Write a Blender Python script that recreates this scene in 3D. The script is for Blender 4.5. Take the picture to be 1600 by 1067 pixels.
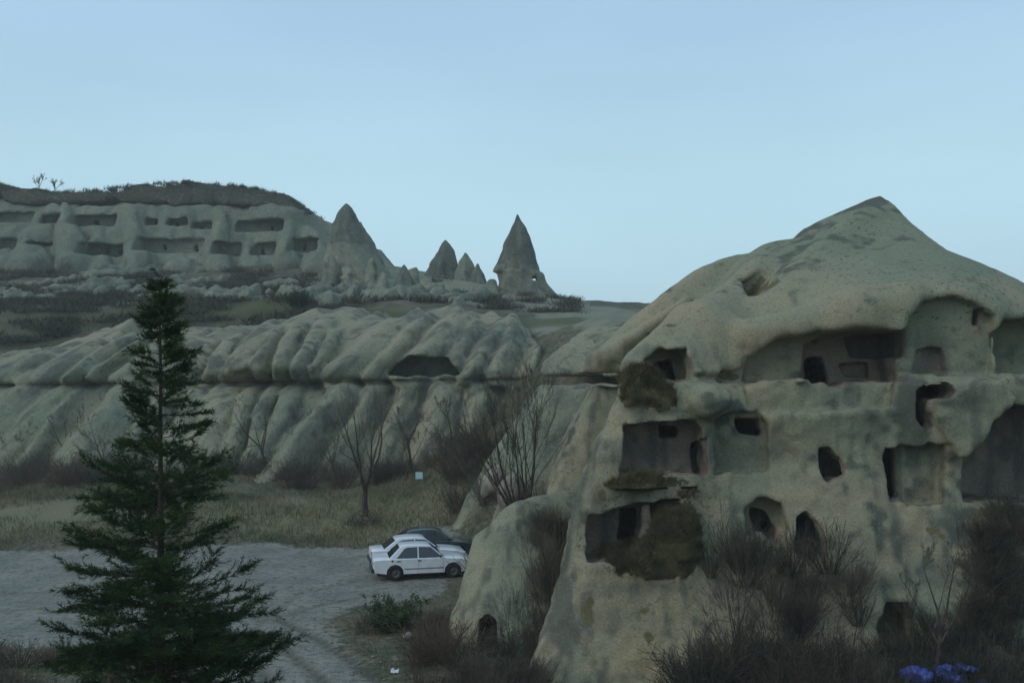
import bpy, bmesh, math, random
import numpy as np
from mathutils import Vector, Matrix

for o in list(bpy.data.objects): bpy.data.objects.remove(o)
SC = bpy.context.scene
COL = SC.collection
R = math.radians

# ------------------------------------------------------------------ camera
EYE = 8.3                                    # eye height above the gravel lot (m)
LENS = 35.0
FPX = LENS / 36.0 * 1600.0
PITCH, ROLL = R(2.264), R(0.64)
_f = np.array([0, math.cos(PITCH), math.sin(PITCH)])
_u0 = np.array([0, -math.sin(PITCH), math.cos(PITCH)])
_r = np.array([1., 0, 0]) * math.cos(ROLL) - _u0 * math.sin(ROLL)
_u = _u0 * math.cos(ROLL) + np.array([1., 0, 0]) * math.sin(ROLL)
def P(px, py, D):
    """world point at ground distance D in the direction of a photo position"""
    ray = _f * FPX + _r * (px - 800.0) + _u * (533.5 - py)
    p = ray * (D / ray[1])
    return np.array([p[0], p[1], p[2] + EYE])
cam_d = bpy.data.cameras.new('camera'); cam = bpy.data.objects.new('camera', cam_d); COL.objects.link(cam)
cam_d.lens = LENS; cam_d.sensor_width = 36.0; cam_d.clip_start = 0.1; cam_d.clip_end = 5000
cam.matrix_world = Matrix(((_r[0], _u[0], -_f[0], 0), (_r[1], _u[1], -_f[1], 0), (_r[2], _u[2], -_f[2], EYE), (0, 0, 0, 1)))
SC.camera = cam

# ------------------------------------------------------------------ sky and light: dusk under a thin even veil of cloud
SUN_EL, SUN_AZ = R(34.0), R(-125.0)           # azimuth measured from +Y (view direction), negative = left
world = bpy.data.worlds.new('World'); SC.world = world; world.use_nodes = True
nt = world.node_tree; nt.nodes.clear()
sky = nt.nodes.new('ShaderNodeTexSky'); sky.sky_type = 'NISHITA'; sky.sun_disc = False
sky.sun_elevation = SUN_EL; sky.sun_rotation = SUN_AZ; sky.altitude = 1100; sky.air_density = 1.0; sky.dust_density = 0.6; sky.ozone_density = 2.0
bg1 = nt.nodes.new('ShaderNodeBackground'); bg1.inputs[1].default_value = 0.05
nt.links.new(sky.outputs[0], bg1.inputs[0])
tc = nt.nodes.new('ShaderNodeTexCoord'); sep = nt.nodes.new('ShaderNodeSeparateXYZ'); nt.links.new(tc.outputs['Generated'], sep.inputs[0])
ramp = nt.nodes.new('ShaderNodeValToRGB'); nt.links.new(sep.outputs[2], ramp.inputs[0])
ramp.color_ramp.interpolation = 'EASE'
cr = ramp.color_ramp.elements
cr[0].position = 0.0; cr[0].color = (0.545, 0.80, 0.92, 1)
cr[1].position = 0.70; cr[1].color = (0.44, 0.655, 0.89, 1)
e = ramp.color_ramp.elements.new(0.16); e.color = (0.555, 0.825, 0.955, 1)
e = ramp.color_ramp.elements.new(0.36); e.color = (0.465, 0.70, 0.925, 1)
nz = nt.nodes.new('ShaderNodeTexNoise'); nz.inputs['Scale'].default_value = 1.6; nz.inputs['Detail'].default_value = 3
mp = nt.nodes.new('ShaderNodeMapping'); mp.inputs['Scale'].default_value = (1, 1, 3.5); nt.links.new(tc.outputs['Generated'], mp.inputs[0]); nt.links.new(mp.outputs[0], nz.inputs[0])
nm = nt.nodes.new('ShaderNodeMapRange'); nm.inputs[1].default_value = 0.3; nm.inputs[2].default_value = 0.7; nm.inputs[3].default_value = 0.93; nm.inputs[4].default_value = 1.06
nt.links.new(nz.outputs[0], nm.inputs[0])
bg2 = nt.nodes.new('ShaderNodeBackground'); nt.links.new(ramp.outputs[0], bg2.inputs[0]); nt.links.new(nm.outputs[0], bg2.inputs[1])
mx = nt.nodes.new('ShaderNodeMixShader'); mx.inputs[0].default_value = 0.86
nt.links.new(bg1.outputs[0], mx.inputs[1]); nt.links.new(bg2.outputs[0], mx.inputs[2])
wo = nt.nodes.new('ShaderNodeOutputWorld'); nt.links.new(mx.outputs[0], wo.inputs[0])

sl = bpy.data.lights.new('sun', 'SUN'); sun = bpy.data.objects.new('sun', sl); COL.objects.link(sun)
sl.energy = 1.0; sl.angle = R(35); sl.color = (1.0, 0.96, 0.90)
_sd = Vector((math.sin(SUN_AZ) * math.cos(SUN_EL), math.cos(SUN_AZ) * math.cos(SUN_EL), math.sin(SUN_EL)))
sun.rotation_euler = _sd.to_track_quat('Z', 'Y').to_euler()
SC.view_settings.view_transform = 'Standard'; SC.view_settings.look = 'None'
SC.view_settings.exposure = 0.0; SC.view_settings.gamma = 1.0
SC.cycles.use_denoising = True
SC.cycles.max_bounces = 6; SC.cycles.diffuse_bounces = 3; SC.cycles.transparent_max_bounces = 8

# ------------------------------------------------------------------ small helpers
def tag(o, label=None, cat=None, group=None, kind=None):
    if label: o['label'] = label
    if cat: o['category'] = cat
    if group: o['group'] = group
    if kind: o['kind'] = kind
    return o
def thing(name, loc, label, cat, group=None, rz=0.0):
    o = bpy.data.objects.new(name, None); COL.objects.link(o)
    o.empty_display_size = 0.2
    o.location = loc; o.rotation_euler = (0, 0, rz)
    return tag(o, label, cat, group)
def mesh(name, V, F, mat, smooth=True, attrs=None):
    me = bpy.data.meshes.new(name)
    V = np.asarray(V, dtype=np.float32)
    if isinstance(F, np.ndarray):
        n, k = F.shape
        me.vertices.add(len(V)); me.vertices.foreach_set('co', V.ravel())
        me.loops.add(n * k); me.loops.foreach_set('vertex_index', F.astype(np.int32).ravel())
        me.polygons.add(n)
        me.polygons.foreach_set('loop_start', np.arange(0, n * k, k, dtype=np.int32))
        if smooth: me.polygons.foreach_set('use_smooth', np.ones(n, dtype=bool))
        me.update(calc_edges=True)
    else:
        me.from_pydata([tuple(map(float, v)) for v in V], [], F)
        if smooth:
            me.polygons.foreach_set('use_smooth', np.ones(len(me.polygons), dtype=bool))
        me.update()
    for a, vals in (attrs or {}).items():
        at = me.attributes.new(a, 'FLOAT', 'POINT'); at.data.foreach_set('value', np.asarray(vals, dtype=np.float32))
    for m in (mat if isinstance(mat, (list, tuple)) else [mat]): me.materials.append(m)
    return me
def obj(name, me, parent=None, loc=(0, 0, 0)):
    o = bpy.data.objects.new(name, me); COL.objects.link(o)
    o.location = [float(c) for c in loc]
    if parent is not None: o.parent = parent
    return o

_lat = np.random.RandomState(7).rand(32, 32, 32).astype(np.float32)
def vnoise(x, y, z, seed=0):
    x = x + seed * 7.31; y = y + seed * 3.17; z = z + seed * 5.77
    xi = np.floor(x).astype(np.int32); yi = np.floor(y).astype(np.int32); zi = np.floor(z).astype(np.int32)
    fx = (x - xi).astype(np.float32); fy = (y - yi).astype(np.float32); fz = (z - zi).astype(np.float32)
    fx = fx * fx * (3 - 2 * fx); fy = fy * fy * (3 - 2 * fy); fz = fz * fz * (3 - 2 * fz)
    x0 = xi & 31; x1 = (xi + 1) & 31; y0 = yi & 31; y1 = (yi + 1) & 31; z0 = zi & 31; z1 = (zi + 1) & 31
    L = _lat
    a = L[x0, y0, z0] * (1 - fx) + L[x1, y0, z0] * fx; b = L[x0, y1, z0] * (1 - fx) + L[x1, y1, z0] * fx
    c = L[x0, y0, z1] * (1 - fx) + L[x1, y0, z1] * fx; d = L[x0, y1, z1] * (1 - fx) + L[x1, y1, z1] * fx
    return ((a * (1 - fy) + b * fy) * (1 - fz) + (c * (1 - fy) + d * fy) * fz) * 2 - 1
def fbm(x, y, z, octs, seed=0):
    """octs: list of (wavelength, amplitude)"""
    s = 0
    for i, (w, a) in enumerate(octs): s = s + a * vnoise(x / w, y / w, z / w, seed + i * 3)
    return s
def tps(pts, vals, smooth=1e-3):
    pts = np.asarray(pts, float); vals = np.asarray(vals, float); n, dim = pts.shape
    def K(a, b):
        r2 = ((a[:, None, :] - b[None]) ** 2).sum(-1)
        return 0.5 * r2 * np.log(r2 + 1e-9)
    A = np.zeros((n + dim + 1, n + dim + 1)); A[:n, :n] = K(pts, pts) + smooth * np.eye(n)
    A[:n, n] = 1; A[:n, n + 1:] = pts; A[n, :n] = 1; A[n + 1:, :n] = pts.T
    w = np.linalg.solve(A, np.concatenate([vals, np.zeros(dim + 1)]))
    def ev(Q):
        Q = np.asarray(Q, float); out = np.empty(len(Q))
        for i in range(0, len(Q), 20000):
            q = Q[i:i + 20000]; out[i:i + 20000] = K(q, pts) @ w[:n] + w[n] + q @ w[n + 1:]
        return out
    return ev

# ------------------------------------------------------------------ signed-distance sculpting
def smin(a, b, k):
    h = np.maximum(k - np.abs(a - b), 0) / k
    return np.minimum(a, b) - h * h * k * 0.25
def smax(a, b, k): return -smin(-a, -b, k)
def poly_sdf(X, Z, pts):
    """signed distance in a plane to a closed polygon"""
    d = np.full(X.shape, 1e9, np.float32); s = np.ones(X.shape, np.float32)
    n = len(pts)
    for i in range(n):
        ax, az = pts[i]; bx, bz = pts[i - 1]
        ex, ez = bx - ax, bz - az; wx, wz = X - ax, Z - az
        t = np.clip((wx * ex + wz * ez) / (ex * ex + ez * ez + 1e-12), 0, 1)
        qx, qz = wx - ex * t, wz - ez * t
        d = np.minimum(d, qx * qx + qz * qz)
        c1 = Z >= az; c2 = Z < bz; c3 = ex * wz > ez * wx
        flip = (c1 & c2 & c3) | (~c1 & ~c2 & ~c3)
        s = np.where(flip, -s, s)
    return s * np.sqrt(d)
class Sculpt:
    def __init__(self, lo, hi, h):
        self.lo = np.array(lo, float); self.h = h
        self.n = [int(math.ceil((b - a) / h)) + 1 for a, b in zip(lo, hi)]
        self.x, self.y, self.z = [(self.lo[i] + h * np.arange(self.n[i])).astype(np.float32) for i in range(3)]
        self.d = np.full(self.n, 10.0, np.float32); self.lab = np.zeros(self.n, np.uint8)
    def win(self, lo, hi):
        s = []
        for i in range(3):
            a = int(max(0, math.floor((lo[i] - self.lo[i]) / self.h))); b = int(min(self.n[i], math.ceil((hi[i] - self.lo[i]) / self.h) + 1))
            s.append(slice(a, max(a, b)))
        return tuple(s)
    def grid(self, s=None):
        s = s or (slice(None),) * 3
        return self.x[s[0]][:, None, None], self.y[s[1]][None, :, None], self.z[s[2]][None, None, :]
    def add(self, f, lo, hi, k, lab=None, pad=1.0):
        s = self.win([a - pad for a in lo], [b + pad for b in hi])
        if 0 in self.d[s].shape: return
        c = f(*self.grid(s)).astype(np.float32); d = self.d[s]
        if lab is not None:
            L = self.lab[s]; L[c < d] = lab
        self.d[s] = smin(d, np.broadcast_to(c, d.shape), k)
    def cut(self, f, lo, hi, k, lab=None, pad=1.0):
        s = self.win([a - pad for a in lo], [b + pad for b in hi])
        if 0 in self.d[s].shape: return
        c = np.broadcast_to(f(*self.grid(s)).astype(np.float32), self.d[s].shape); d = self.d[s]
        if lab is not None:
            L = self.lab[s]; L[(-c > d) & (c < 0.30)] = lab
        self.d[s] = smax(d, -c, k)
    def cone(self, A, B, ra, rb, k=0.5, lab=None):
        A = np.array(A, float); B = np.array(B, float); ab = B - A; L2 = (ab ** 2).sum()
        def f(x, y, z):
            t = np.clip(((x - A[0]) * ab[0] + (y - A[1]) * ab[1] + (z - A[2]) * ab[2]) / L2, 0, 1)
            return np.sqrt((x - A[0] - ab[0] * t) ** 2 + (y - A[1] - ab[1] * t) ** 2 + (z - A[2] - ab[2] * t) ** 2) - (ra + (rb - ra) * t)
        m = max(ra, rb); self.add(f, np.minimum(A, B) - m, np.maximum(A, B) + m, k, lab, pad=2 * k + 0.5)
    def ell(self, C, rad, k=0.5, lab=None, cut=False, rot=0.0):
        C = np.array(C, float); rad = np.array(rad, float); cr_, sr_ = math.cos(rot), math.sin(rot)
        def f(x, y, z):
            u, v, w = x - C[0], y - C[1], z - C[2]
            u, w = u * cr_ + w * sr_, -u * sr_ + w * cr_
            k0 = np.sqrt((u / rad[0]) ** 2 + (v / rad[1]) ** 2 + (w / rad[2]) ** 2)
            return (k0 - 1) * min(rad) * np.clip(k0, 0.3, 3)
        m = max(rad)
        (self.cut if cut else self.add)(f, C - m, C + m, k, lab, pad=2 * k + 0.5)
    def prism(self, pts, D, y0, y1, k=0.1, lab=None, cut=True, rnd=0.04, warp=0.0):
        """pts: photo positions, laid out on the wall plane at distance D and extruded along y from y0 to y1"""
        q = [(P(a, b, D)[0], P(a, b, D)[2]) for a, b in pts]
        xs = [p[0] for p in q]; zs = [p[1] for p in q]
        def f(x, y, z):
            X2 = x[:, 0, :] + 0 * z[:, 0, :]; Z2 = z[:, 0, :] + 0 * x[:, 0, :]
            if warp:
                wx = fbm(X2, Z2, 0 * X2, [(0.9, warp), (0.32, warp * 0.5)], 3); wz = fbm(X2, Z2, 0 * X2, [(0.9, warp), (0.32, warp * 0.5)], 8)
                X2, Z2 = X2 + wx, Z2 + wz
            e = poly_sdf(X2, Z2, q)[:, None, :] + rnd
            w = np.abs(y - (y0 + y1) / 2) - (y1 - y0) / 2 + rnd
            return np.minimum(np.maximum(e, w), 0) + np.sqrt(np.maximum(e, 0) ** 2 + np.maximum(w, 0) ** 2) - rnd
        (self.cut if cut else self.add)(f, (min(xs), y0, min(zs)), (max(xs), y1, max(zs)), k, lab, pad=3 * k + 0.2)
    def noise(self, octs, seed=0, band=0.7, stretch=(1, 1, 1)):
        i = np.nonzero(np.abs(self.d) < band)
        self.d[i] += fbm(self.x[i[0]] / stretch[0], self.y[i[1]] / stretch[1], self.z[i[2]] / stretch[2], octs, seed)
    def flute(self, along, wave, amp, stretch=6.0, seed=0, band=1.0):
        """rounded ribs and rills running down one direction"""
        a = np.array(along, float); a /= np.linalg.norm(a)
        i = np.nonzero(np.abs(self.d) < band)
        x, y, z = self.x[i[0]], self.y[i[1]], self.z[i[2]]
        t = (x * a[0] + y * a[1] + z * a[2]) * (1 - 1 / stretch)
        n = vnoise((x - t * a[0]) / wave, (y - t * a[1]) / wave, (z - t * a[2]) / wave, seed)
        self.d[i] += amp * (0.7 - 2 * np.abs(n))
    def build(self):
        """naive surface nets -> verts, quads, label per quad"""
        d = np.pad(self.d, 1, constant_values=1.0); lo = self.lo - self.h
        sg = d < 0
        nx, ny, nz = d.shape
        acc = np.zeros((nx - 1, ny - 1, nz - 1, 3), np.float32) if d.size < 3e6 else None
        # active cells
        c = sg[:-1, :-1, :-1].astype(np.int8)
        for i in (0, 1):
            for j in (0, 1):
                for k in (0, 1):
                    if i + j + k: c = c + sg[i:nx - 1 + i, j:ny - 1 + j, k:nz - 1 + k]
        act = (c > 0) & (c < 8); del c, acc
        I = np.argwhere(act); idx = np.full(act.shape, -1, np.int32); idx[act] = np.arange(len(I))
        V = np.zeros((len(I), 3)); W = np.zeros(len(I))
        corner = [(i, j, k) for i in (0, 1) for j in (0, 1) for k in (0, 1)]
        val = {q: d[I[:, 0] + q[0], I[:, 1] + q[1], I[:, 2] + q[2]] for q in corner}
        for q in corner:
            for ax in range(3):
                if q[ax]: continue
                p = list(q); p[ax] = 1; p = tuple(p)
                a, b = val[q], val[p]; m = (a < 0) != (b < 0)
                t = np.where(m, a / np.where(m, a - b, 1), 0)
                for x in range(3):
                    V[:, x] += np.where(m, q[x] + (t if x == ax else 0), 0)
                W += m
        V = (V / W[:, None] + I) * self.h + lo
        Q = []
        for ax in range(3):
            s0 = [slice(None)] * 3; s1 = [slice(None)] * 3; s0[ax] = slice(0, -1); s1[ax] = slice(1, None)
            a = sg[tuple(s0)]; b = sg[tuple(s1)]
            E = np.argwhere(a != b); inside = a[tuple(E.T)]
            u, v = (ax + 1) % 3, (ax + 2) % 3
            ok = (E[:, u] > 0) & (E[:, v] > 0) & (E[:, u] < d.shape[u] - 1) & (E[:, v] < d.shape[v] - 1)
            E, inside = E[ok], inside[ok]
            def cell(du, dv):
                c = E.copy(); c[:, u] -= du; c[:, v] -= dv
                return idx[c[:, 0], c[:, 1], c[:, 2]]
            q = np.stack([cell(1, 1), cell(0, 1), cell(0, 0), cell(1, 0)], 1)
            q[~inside] = q[~inside][:, ::-1]
            Q.append(q)
        Q = np.concatenate(Q)
        ctr = V[Q].mean(1)
        g = [np.clip(np.round((ctr[:, i] - self.lo[i]) / self.h).astype(int), 0, self.n[i] - 1) for i in range(3)]
        return V, Q, self.lab[g[0], g[1], g[2]]
def sub(V, Q, mask):
    q = Q[mask]; u, inv = np.unique(q, return_inverse=True)
    return V[u], inv.reshape(q.shape)
# ------------------------------------------------------------------ materials
def new_mat(name, rough=0.9, spec=0.15):
    m = bpy.data.materials.new(name); m.use_nodes = True
    t = m.node_tree; b = t.nodes['Principled BSDF']; b.inputs['Roughness'].default_value = rough
    b.inputs['Specular IOR Level'].default_value = spec
    return m, t, b
class N:
    def __init__(self, t): self.t = t
    def pos(self): return self.t.nodes.new('ShaderNodeNewGeometry').outputs['Position']
    def map(self, v, s):
        n = self.t.nodes.new('ShaderNodeMapping'); n.inputs['Scale'].default_value = s; self.t.links.new(v, n.inputs[0]); return n.outputs[0]
    def noise(self, v, scale, detail=5, rough=0.6, dist=0.0):
        n = self.t.nodes.new('ShaderNodeTexNoise'); n.inputs['Scale'].default_value = scale; n.inputs['Detail'].default_value = detail
        n.inputs['Roughness'].default_value = rough; n.inputs['Distortion'].default_value = dist
        self.t.links.new(v, n.inputs['Vector']); return n.outputs[0]
    def vor(self, v, scale):
        n = self.t.nodes.new('ShaderNodeTexVoronoi'); n.inputs['Scale'].default_value = scale; self.t.links.new(v, n.inputs['Vector']); return n.outputs['Distance']
    def rng(self, f, a, b, c=0.0, d=1.0):
        n = self.t.nodes.new('ShaderNodeMapRange'); n.interpolation_type = 'SMOOTHSTEP'
        for i, q in enumerate((a, b, c, d)): n.inputs[1 + i].default_value = q
        self.t.links.new(f, n.inputs[0]); return n.outputs[0]
    def mix(self, f, a, b, mode='MIX'):
        n = self.t.nodes.new('ShaderNodeMix'); n.data_type = 'RGBA'; n.blend_type = mode
        for s, q in ((n.inputs[0], f), (n.inputs[6], a), (n.inputs[7], b)):
            if isinstance(q, (tuple, list)): s.default_value = (*q, 1) if len(q) == 3 else q
            elif isinstance(q, (int, float)): s.default_value = q
            else: self.t.links.new(q, s)
        return n.outputs[2]
    def math(self, op, a, b=0.0):
        n = self.t.nodes.new('ShaderNodeMath'); n.operation = op
        for s, q in zip(n.inputs, (a, b)):
            if isinstance(q, (int, float)): s.default_value = q
            else: self.t.links.new(q, s)
        return n.outputs[0]
    def attr(self, name):
        n = self.t.nodes.new('ShaderNodeAttribute'); n.attribute_name = name; return n.outputs['Fac']
    def z(self, v):
        n = self.t.nodes.new('ShaderNodeSeparateXYZ'); self.t.links.new(v, n.inputs[0]); return n.outputs[2]
    def bump(self, b, h, strength, dist):
        n = self.t.nodes.new('ShaderNodeBump'); n.inputs['Strength'].default_value = strength; n.inputs['Distance'].default_value = dist
        self.t.links.new(h, n.inputs['Height']); self.t.links.new(n.outputs[0], b.inputs['Normal'])
    def to(self, b, c): self.t.links.new(c, b.inputs['Base Color'])
def rock_mat(name, warm, grey, dark, lich, fine=14.0, bump=0.05, moss=(0.125, 0.115, 0.048), loam=(0.33, 0.27, 0.15)):
    """colour laid down by weathering: attributes tone / streak / lich / moss / loam per point, fine grain by noise"""
    m, t, b = new_mat(name, 0.95, 0.08); n = N(t); p = n.pos()
    f = n.noise(p, fine, 5, 0.7)
    c = n.mix(n.attr('tone'), warm, grey)
    c = n.mix(n.attr('loam'), c, loam)
    c = n.mix(n.attr('streak'), c, dark)
    c = n.mix(n.rng(n.math('ADD', n.attr('lich'), n.math('MULTIPLY', n.math('SUBTRACT', f, 0.5), 0.9)), 0.42, 0.62), c, lich)
    c = n.mix(n.rng(n.math('ADD', n.attr('moss'), n.math('MULTIPLY', n.math('SUBTRACT', f, 0.5), 0.8)), 0.4, 0.65), c, moss)
    c = n.mix(n.math('MULTIPLY', n.rng(n.noise(p, fine * 0.45, 2, 0.5), 0.585, 0.66), n.attr('speck')), c, dark)
    c = n.mix(n.rng(f, 0.32, 0.56, 0.62, 0.0), c, n.mix(0.6, c, dark))
    c = n.mix(n.rng(f, 0.52, 0.70, 0.0, 0.5), c, n.mix(0.6, c, (0.48, 0.42, 0.32)))
    n.to(b, c); n.bump(b, f, 0.8, bump)
    return m
def rock_attrs(V, s=1.0, seed=0, streak=0.6, lich=1.0, tone=0.0, dip=None):
    x, y, z = V[:, 0], V[:, 1], V[:, 2]
    a = np.array(dip if dip is not None else (0, 0, 1.0)); a = a / np.linalg.norm(a); t = (V @ a) * (8 / 9); kx, ky, kz = x - t * a[0], y - t * a[1], z - t * a[2]
    T = np.clip(0.5 + tone + fbm(x, y, z, [(4.5 * s, 0.75), (1.7 * s, 0.4), (0.6 * s, 0.2)], seed + 1), 0, 1)
    K = np.clip(fbm(kx, ky, kz, [(0.5 * s, 0.8), (0.2 * s, 0.6), (3.0 * s, 0.5)], seed + 5) - 0.05, 0, 1) * streak * 1.7 + np.clip(fbm(x / 8, y / 8, z, [(0.42 * s, 0.5), (1.5 * s, 0.5)], seed + 21) - 0.15, 0, 1) * 0.8
    L = np.clip(0.18 + lich * fbm(x, y, z, [(2.6 * s, 0.34), (0.8 * s, 0.30), (0.28 * s, 0.26)], seed + 9), 0, 1)
    SPK = np.clip(0.25 + fbm(x, y, z, [(3.2 * s, 0.9), (1.1 * s, 0.5)], seed + 13), 0, 1) * 0.85
    return dict(speck=SPK, tone=T, streak=np.clip(K, 0, 0.85), lich=L, moss=np.zeros(len(V)), loam=np.zeros(len(V)))
M = {}
M['tuff'] = rock_mat('tuff_near', (0.352, 0.288, 0.182), (0.212, 0.234, 0.158), (0.105, 0.108, 0.085), (0.10, 0.108, 0.082), 15, 0.05)
M['cave'] = rock_mat('tuff_cut', (0.30, 0.232, 0.172), (0.235, 0.20, 0.152), (0.10, 0.095, 0.08), (0.11, 0.105, 0.085), 16, 0.03)
M['tuff_mid'] = rock_mat('tuff_middle', (0.285, 0.260, 0.172), (0.205, 0.217, 0.148), (0.10, 0.106, 0.085), (0.105, 0.112, 0.085), 5, 0.12)
M['tuff_far'] = rock_mat('tuff_far', (0.222, 0.224, 0.158), (0.160, 0.184, 0.132), (0.10, 0.11, 0.09), (0.11, 0.12, 0.092), 2.5, 0.25)
M['spire'] = rock_mat('tuff_spire', (0.135, 0.142, 0.115), (0.105, 0.12, 0.097), (0.065, 0.075, 0.062), (0.07, 0.08, 0.06), 3.0, 0.2)
M['cap'] = rock_mat('mesa_cap', (0.085, 0.075, 0.052), (0.058, 0.066, 0.046), (0.04, 0.04, 0.03), (0.045, 0.05, 0.035), 2.5, 0.25)
M['moss'] = rock_mat('mossy_earth', (0.095, 0.086, 0.038), (0.13, 0.112, 0.06), (0.08, 0.075, 0.035), (0.09, 0.088, 0.038), 18, 0.05)
M['pale'] = rock_mat('pale_boulder', (0.326, 0.278, 0.221), (0.263, 0.242, 0.200), (0.13, 0.12, 0.10), (0.13, 0.13, 0.10), 15, 0.04)
def veg_mat(name, c1, c2, scale=1.5, rough=0.85, trans=0.0):
    m, t, b = new_mat(name, rough, 0.1); n = N(t); p = n.pos()
    c = n.mix(n.rng(n.noise(p, scale, 4), 0.35, 0.65), c1, c2); n.to(b, c)
    return m
M['needle'] = veg_mat('needles', (0.016, 0.040, 0.016), (0.045, 0.075, 0.018), 1.6)
M['bark'] = veg_mat('bark', (0.045, 0.035, 0.028), (0.09, 0.07, 0.055), 6)
M['twig'] = veg_mat('twigs', (0.085, 0.076, 0.058), (0.14, 0.12, 0.09), 1.2)
M['twig_red'] = veg_mat('red_twigs', (0.115, 0.078, 0.055), (0.075, 0.062, 0.046), 1.0)
M['twig_dark'] = veg_mat('dark_twigs', (0.042, 0.045, 0.034), (0.082, 0.077, 0.056), 0.8)
M['grass'] = veg_mat('dry_grass', (0.21, 0.18, 0.10), (0.10, 0.11, 0.055), 0.5)
M['grass_far'] = veg_mat('scrub', (0.045, 0.052, 0.033), (0.088, 0.078, 0.052), 0.25)
M['moss_tuft'] = veg_mat('moss_tufts', (0.07, 0.066, 0.028), (0.135, 0.115, 0.06), 2)
M['leaf'] = veg_mat('shrub_leaves', (0.035, 0.06, 0.025), (0.06, 0.085, 0.035), 2.5)
M['leaf_dark'] = veg_mat('dark_leaves', (0.02, 0.035, 0.02), (0.03, 0.05, 0.03), 1.5)
def flat_mat(name, c, rough=0.5, spec=0.4, metal=0.0, coat=0.0):
    m, t, b = new_mat(name, rough, spec); n = N(t); p = n.pos()
    n.to(b, n.mix(n.rng(n.noise(p, 3.5, 5), 0.35, 0.7), c, tuple(x * 0.86 for x in c)))
    b.inputs['Metallic'].default_value = metal; b.inputs['Coat Weight'].default_value = coat
    return m
M['white_paint'] = flat_mat('white_paint', (0.74, 0.76, 0.77), 0.3, 0.5, 0, 0.5)
M['dark_paint'] = flat_mat('dark_green_paint', (0.025, 0.045, 0.05), 0.25, 0.5, 0, 0.6)
M['glass'] = flat_mat('car_glass', (0.02, 0.025, 0.03), 0.06, 0.8)
M['rubber'] = flat_mat('black_rubber', (0.02, 0.02, 0.02), 0.8, 0.3)
M['plastic'] = flat_mat('black_plastic', (0.025, 0.027, 0.028), 0.55, 0.3)
M['trim'] = flat_mat('grey_trim', (0.22, 0.23, 0.24), 0.5, 0.4)
M['rim'] = flat_mat('dull_steel', (0.09, 0.09, 0.088), 0.6, 0.3)
M['red_lens'] = flat_mat('red_lens', (0.55, 0.03, 0.02), 0.25, 0.6)
M['clear_lens'] = flat_mat('clear_lens', (0.62, 0.66, 0.68), 0.15, 0.7)
M['amber_lens'] = flat_mat('amber_lens', (0.6, 0.2, 0.02), 0.25, 0.6)
M['tarp'] = flat_mat('blue_plastic', (0.04, 0.065, 0.27), 0.45, 0.4)
M['sign'] = flat_mat('pale_blue_board', (0.42, 0.62, 0.66), 0.5, 0.3)
M['litter'] = flat_mat('white_litter', (0.65, 0.68, 0.70), 0.6, 0.3)
# ground: gravel, soil and grass sorted by what lies there
def ground_mat():
    m, t, b = new_mat('ground', 0.95, 0.06); n = N(t); p = n.pos()
    lo = n.noise(p, 0.42, 4, 0.7, 0.3); hi = n.noise(p, 3.2, 4, 0.72); grit = n.noise(p, 13, 2, 0.6)
    soil = n.mix(n.rng(lo, 0.38, 0.62), (0.135, 0.115, 0.078), (0.078, 0.082, 0.05))
    soil = n.mix(n.rng(hi, 0.5, 0.68), soil, (0.19, 0.168, 0.115))
    soil = n.mix(n.rng(hi, 0.46, 0.36), soil, (0.05, 0.053, 0.034))
    grav = n.mix(n.rng(lo, 0.35, 0.65), (0.245, 0.235, 0.195), (0.165, 0.168, 0.142))
    grav = n.mix(n.rng(grit, 0.5, 0.7, 0.0, 0.7), grav, (0.31, 0.31, 0.275))
    grav = n.mix(n.rng(hi, 0.52, 0.36, 0.0, 0.75), grav, (0.105, 0.102, 0.085))
    scrub = n.mix(n.rng(lo, 0.42, 0.6), (0.075, 0.082, 0.055), (0.135, 0.125, 0.088))
    scrub = n.mix(n.rng(hi, 0.58, 0.68), scrub, (0.18, 0.172, 0.13))
    green = n.mix(n.rng(hi, 0.35, 0.65), (0.06, 0.08, 0.032), (0.095, 0.10, 0.047))
    straw = n.mix(n.rng(hi, 0.35, 0.65), (0.26, 0.235, 0.14), (0.18, 0.17, 0.105))
    bare = n.mix(n.rng(lo, 0.35, 0.65), (0.225, 0.222, 0.165), (0.165, 0.178, 0.128))
    c = n.mix(n.attr('scrub'), soil, scrub)
    c = n.mix(n.rng(n.math('ADD', n.attr('bare'), n.math('MULTIPLY', n.math('SUBTRACT', hi, 0.5), 1.2)), 0.35, 0.65), c, bare)
    c = n.mix(n.attr('green'), c, green)
    c = n.mix(n.attr('straw'), c, straw)
    edge = n.rng(n.math('ADD', n.attr('lot'), n.math('MULTIPLY', n.math('SUBTRACT', hi, 0.5), 1.0)), 0.36, 0.64)
    c = n.mix(edge, c, grav)
    c = n.mix(n.math('MULTIPLY', n.attr('rut'), 0.85), c, (0.085, 0.078, 0.06))
    n.to(b, c); n.bump(b, n.math('ADD', hi, n.math('MULTIPLY', grit, 0.4)), 0.9, 0.12)
    return m
M['ground'] = ground_mat()

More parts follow.
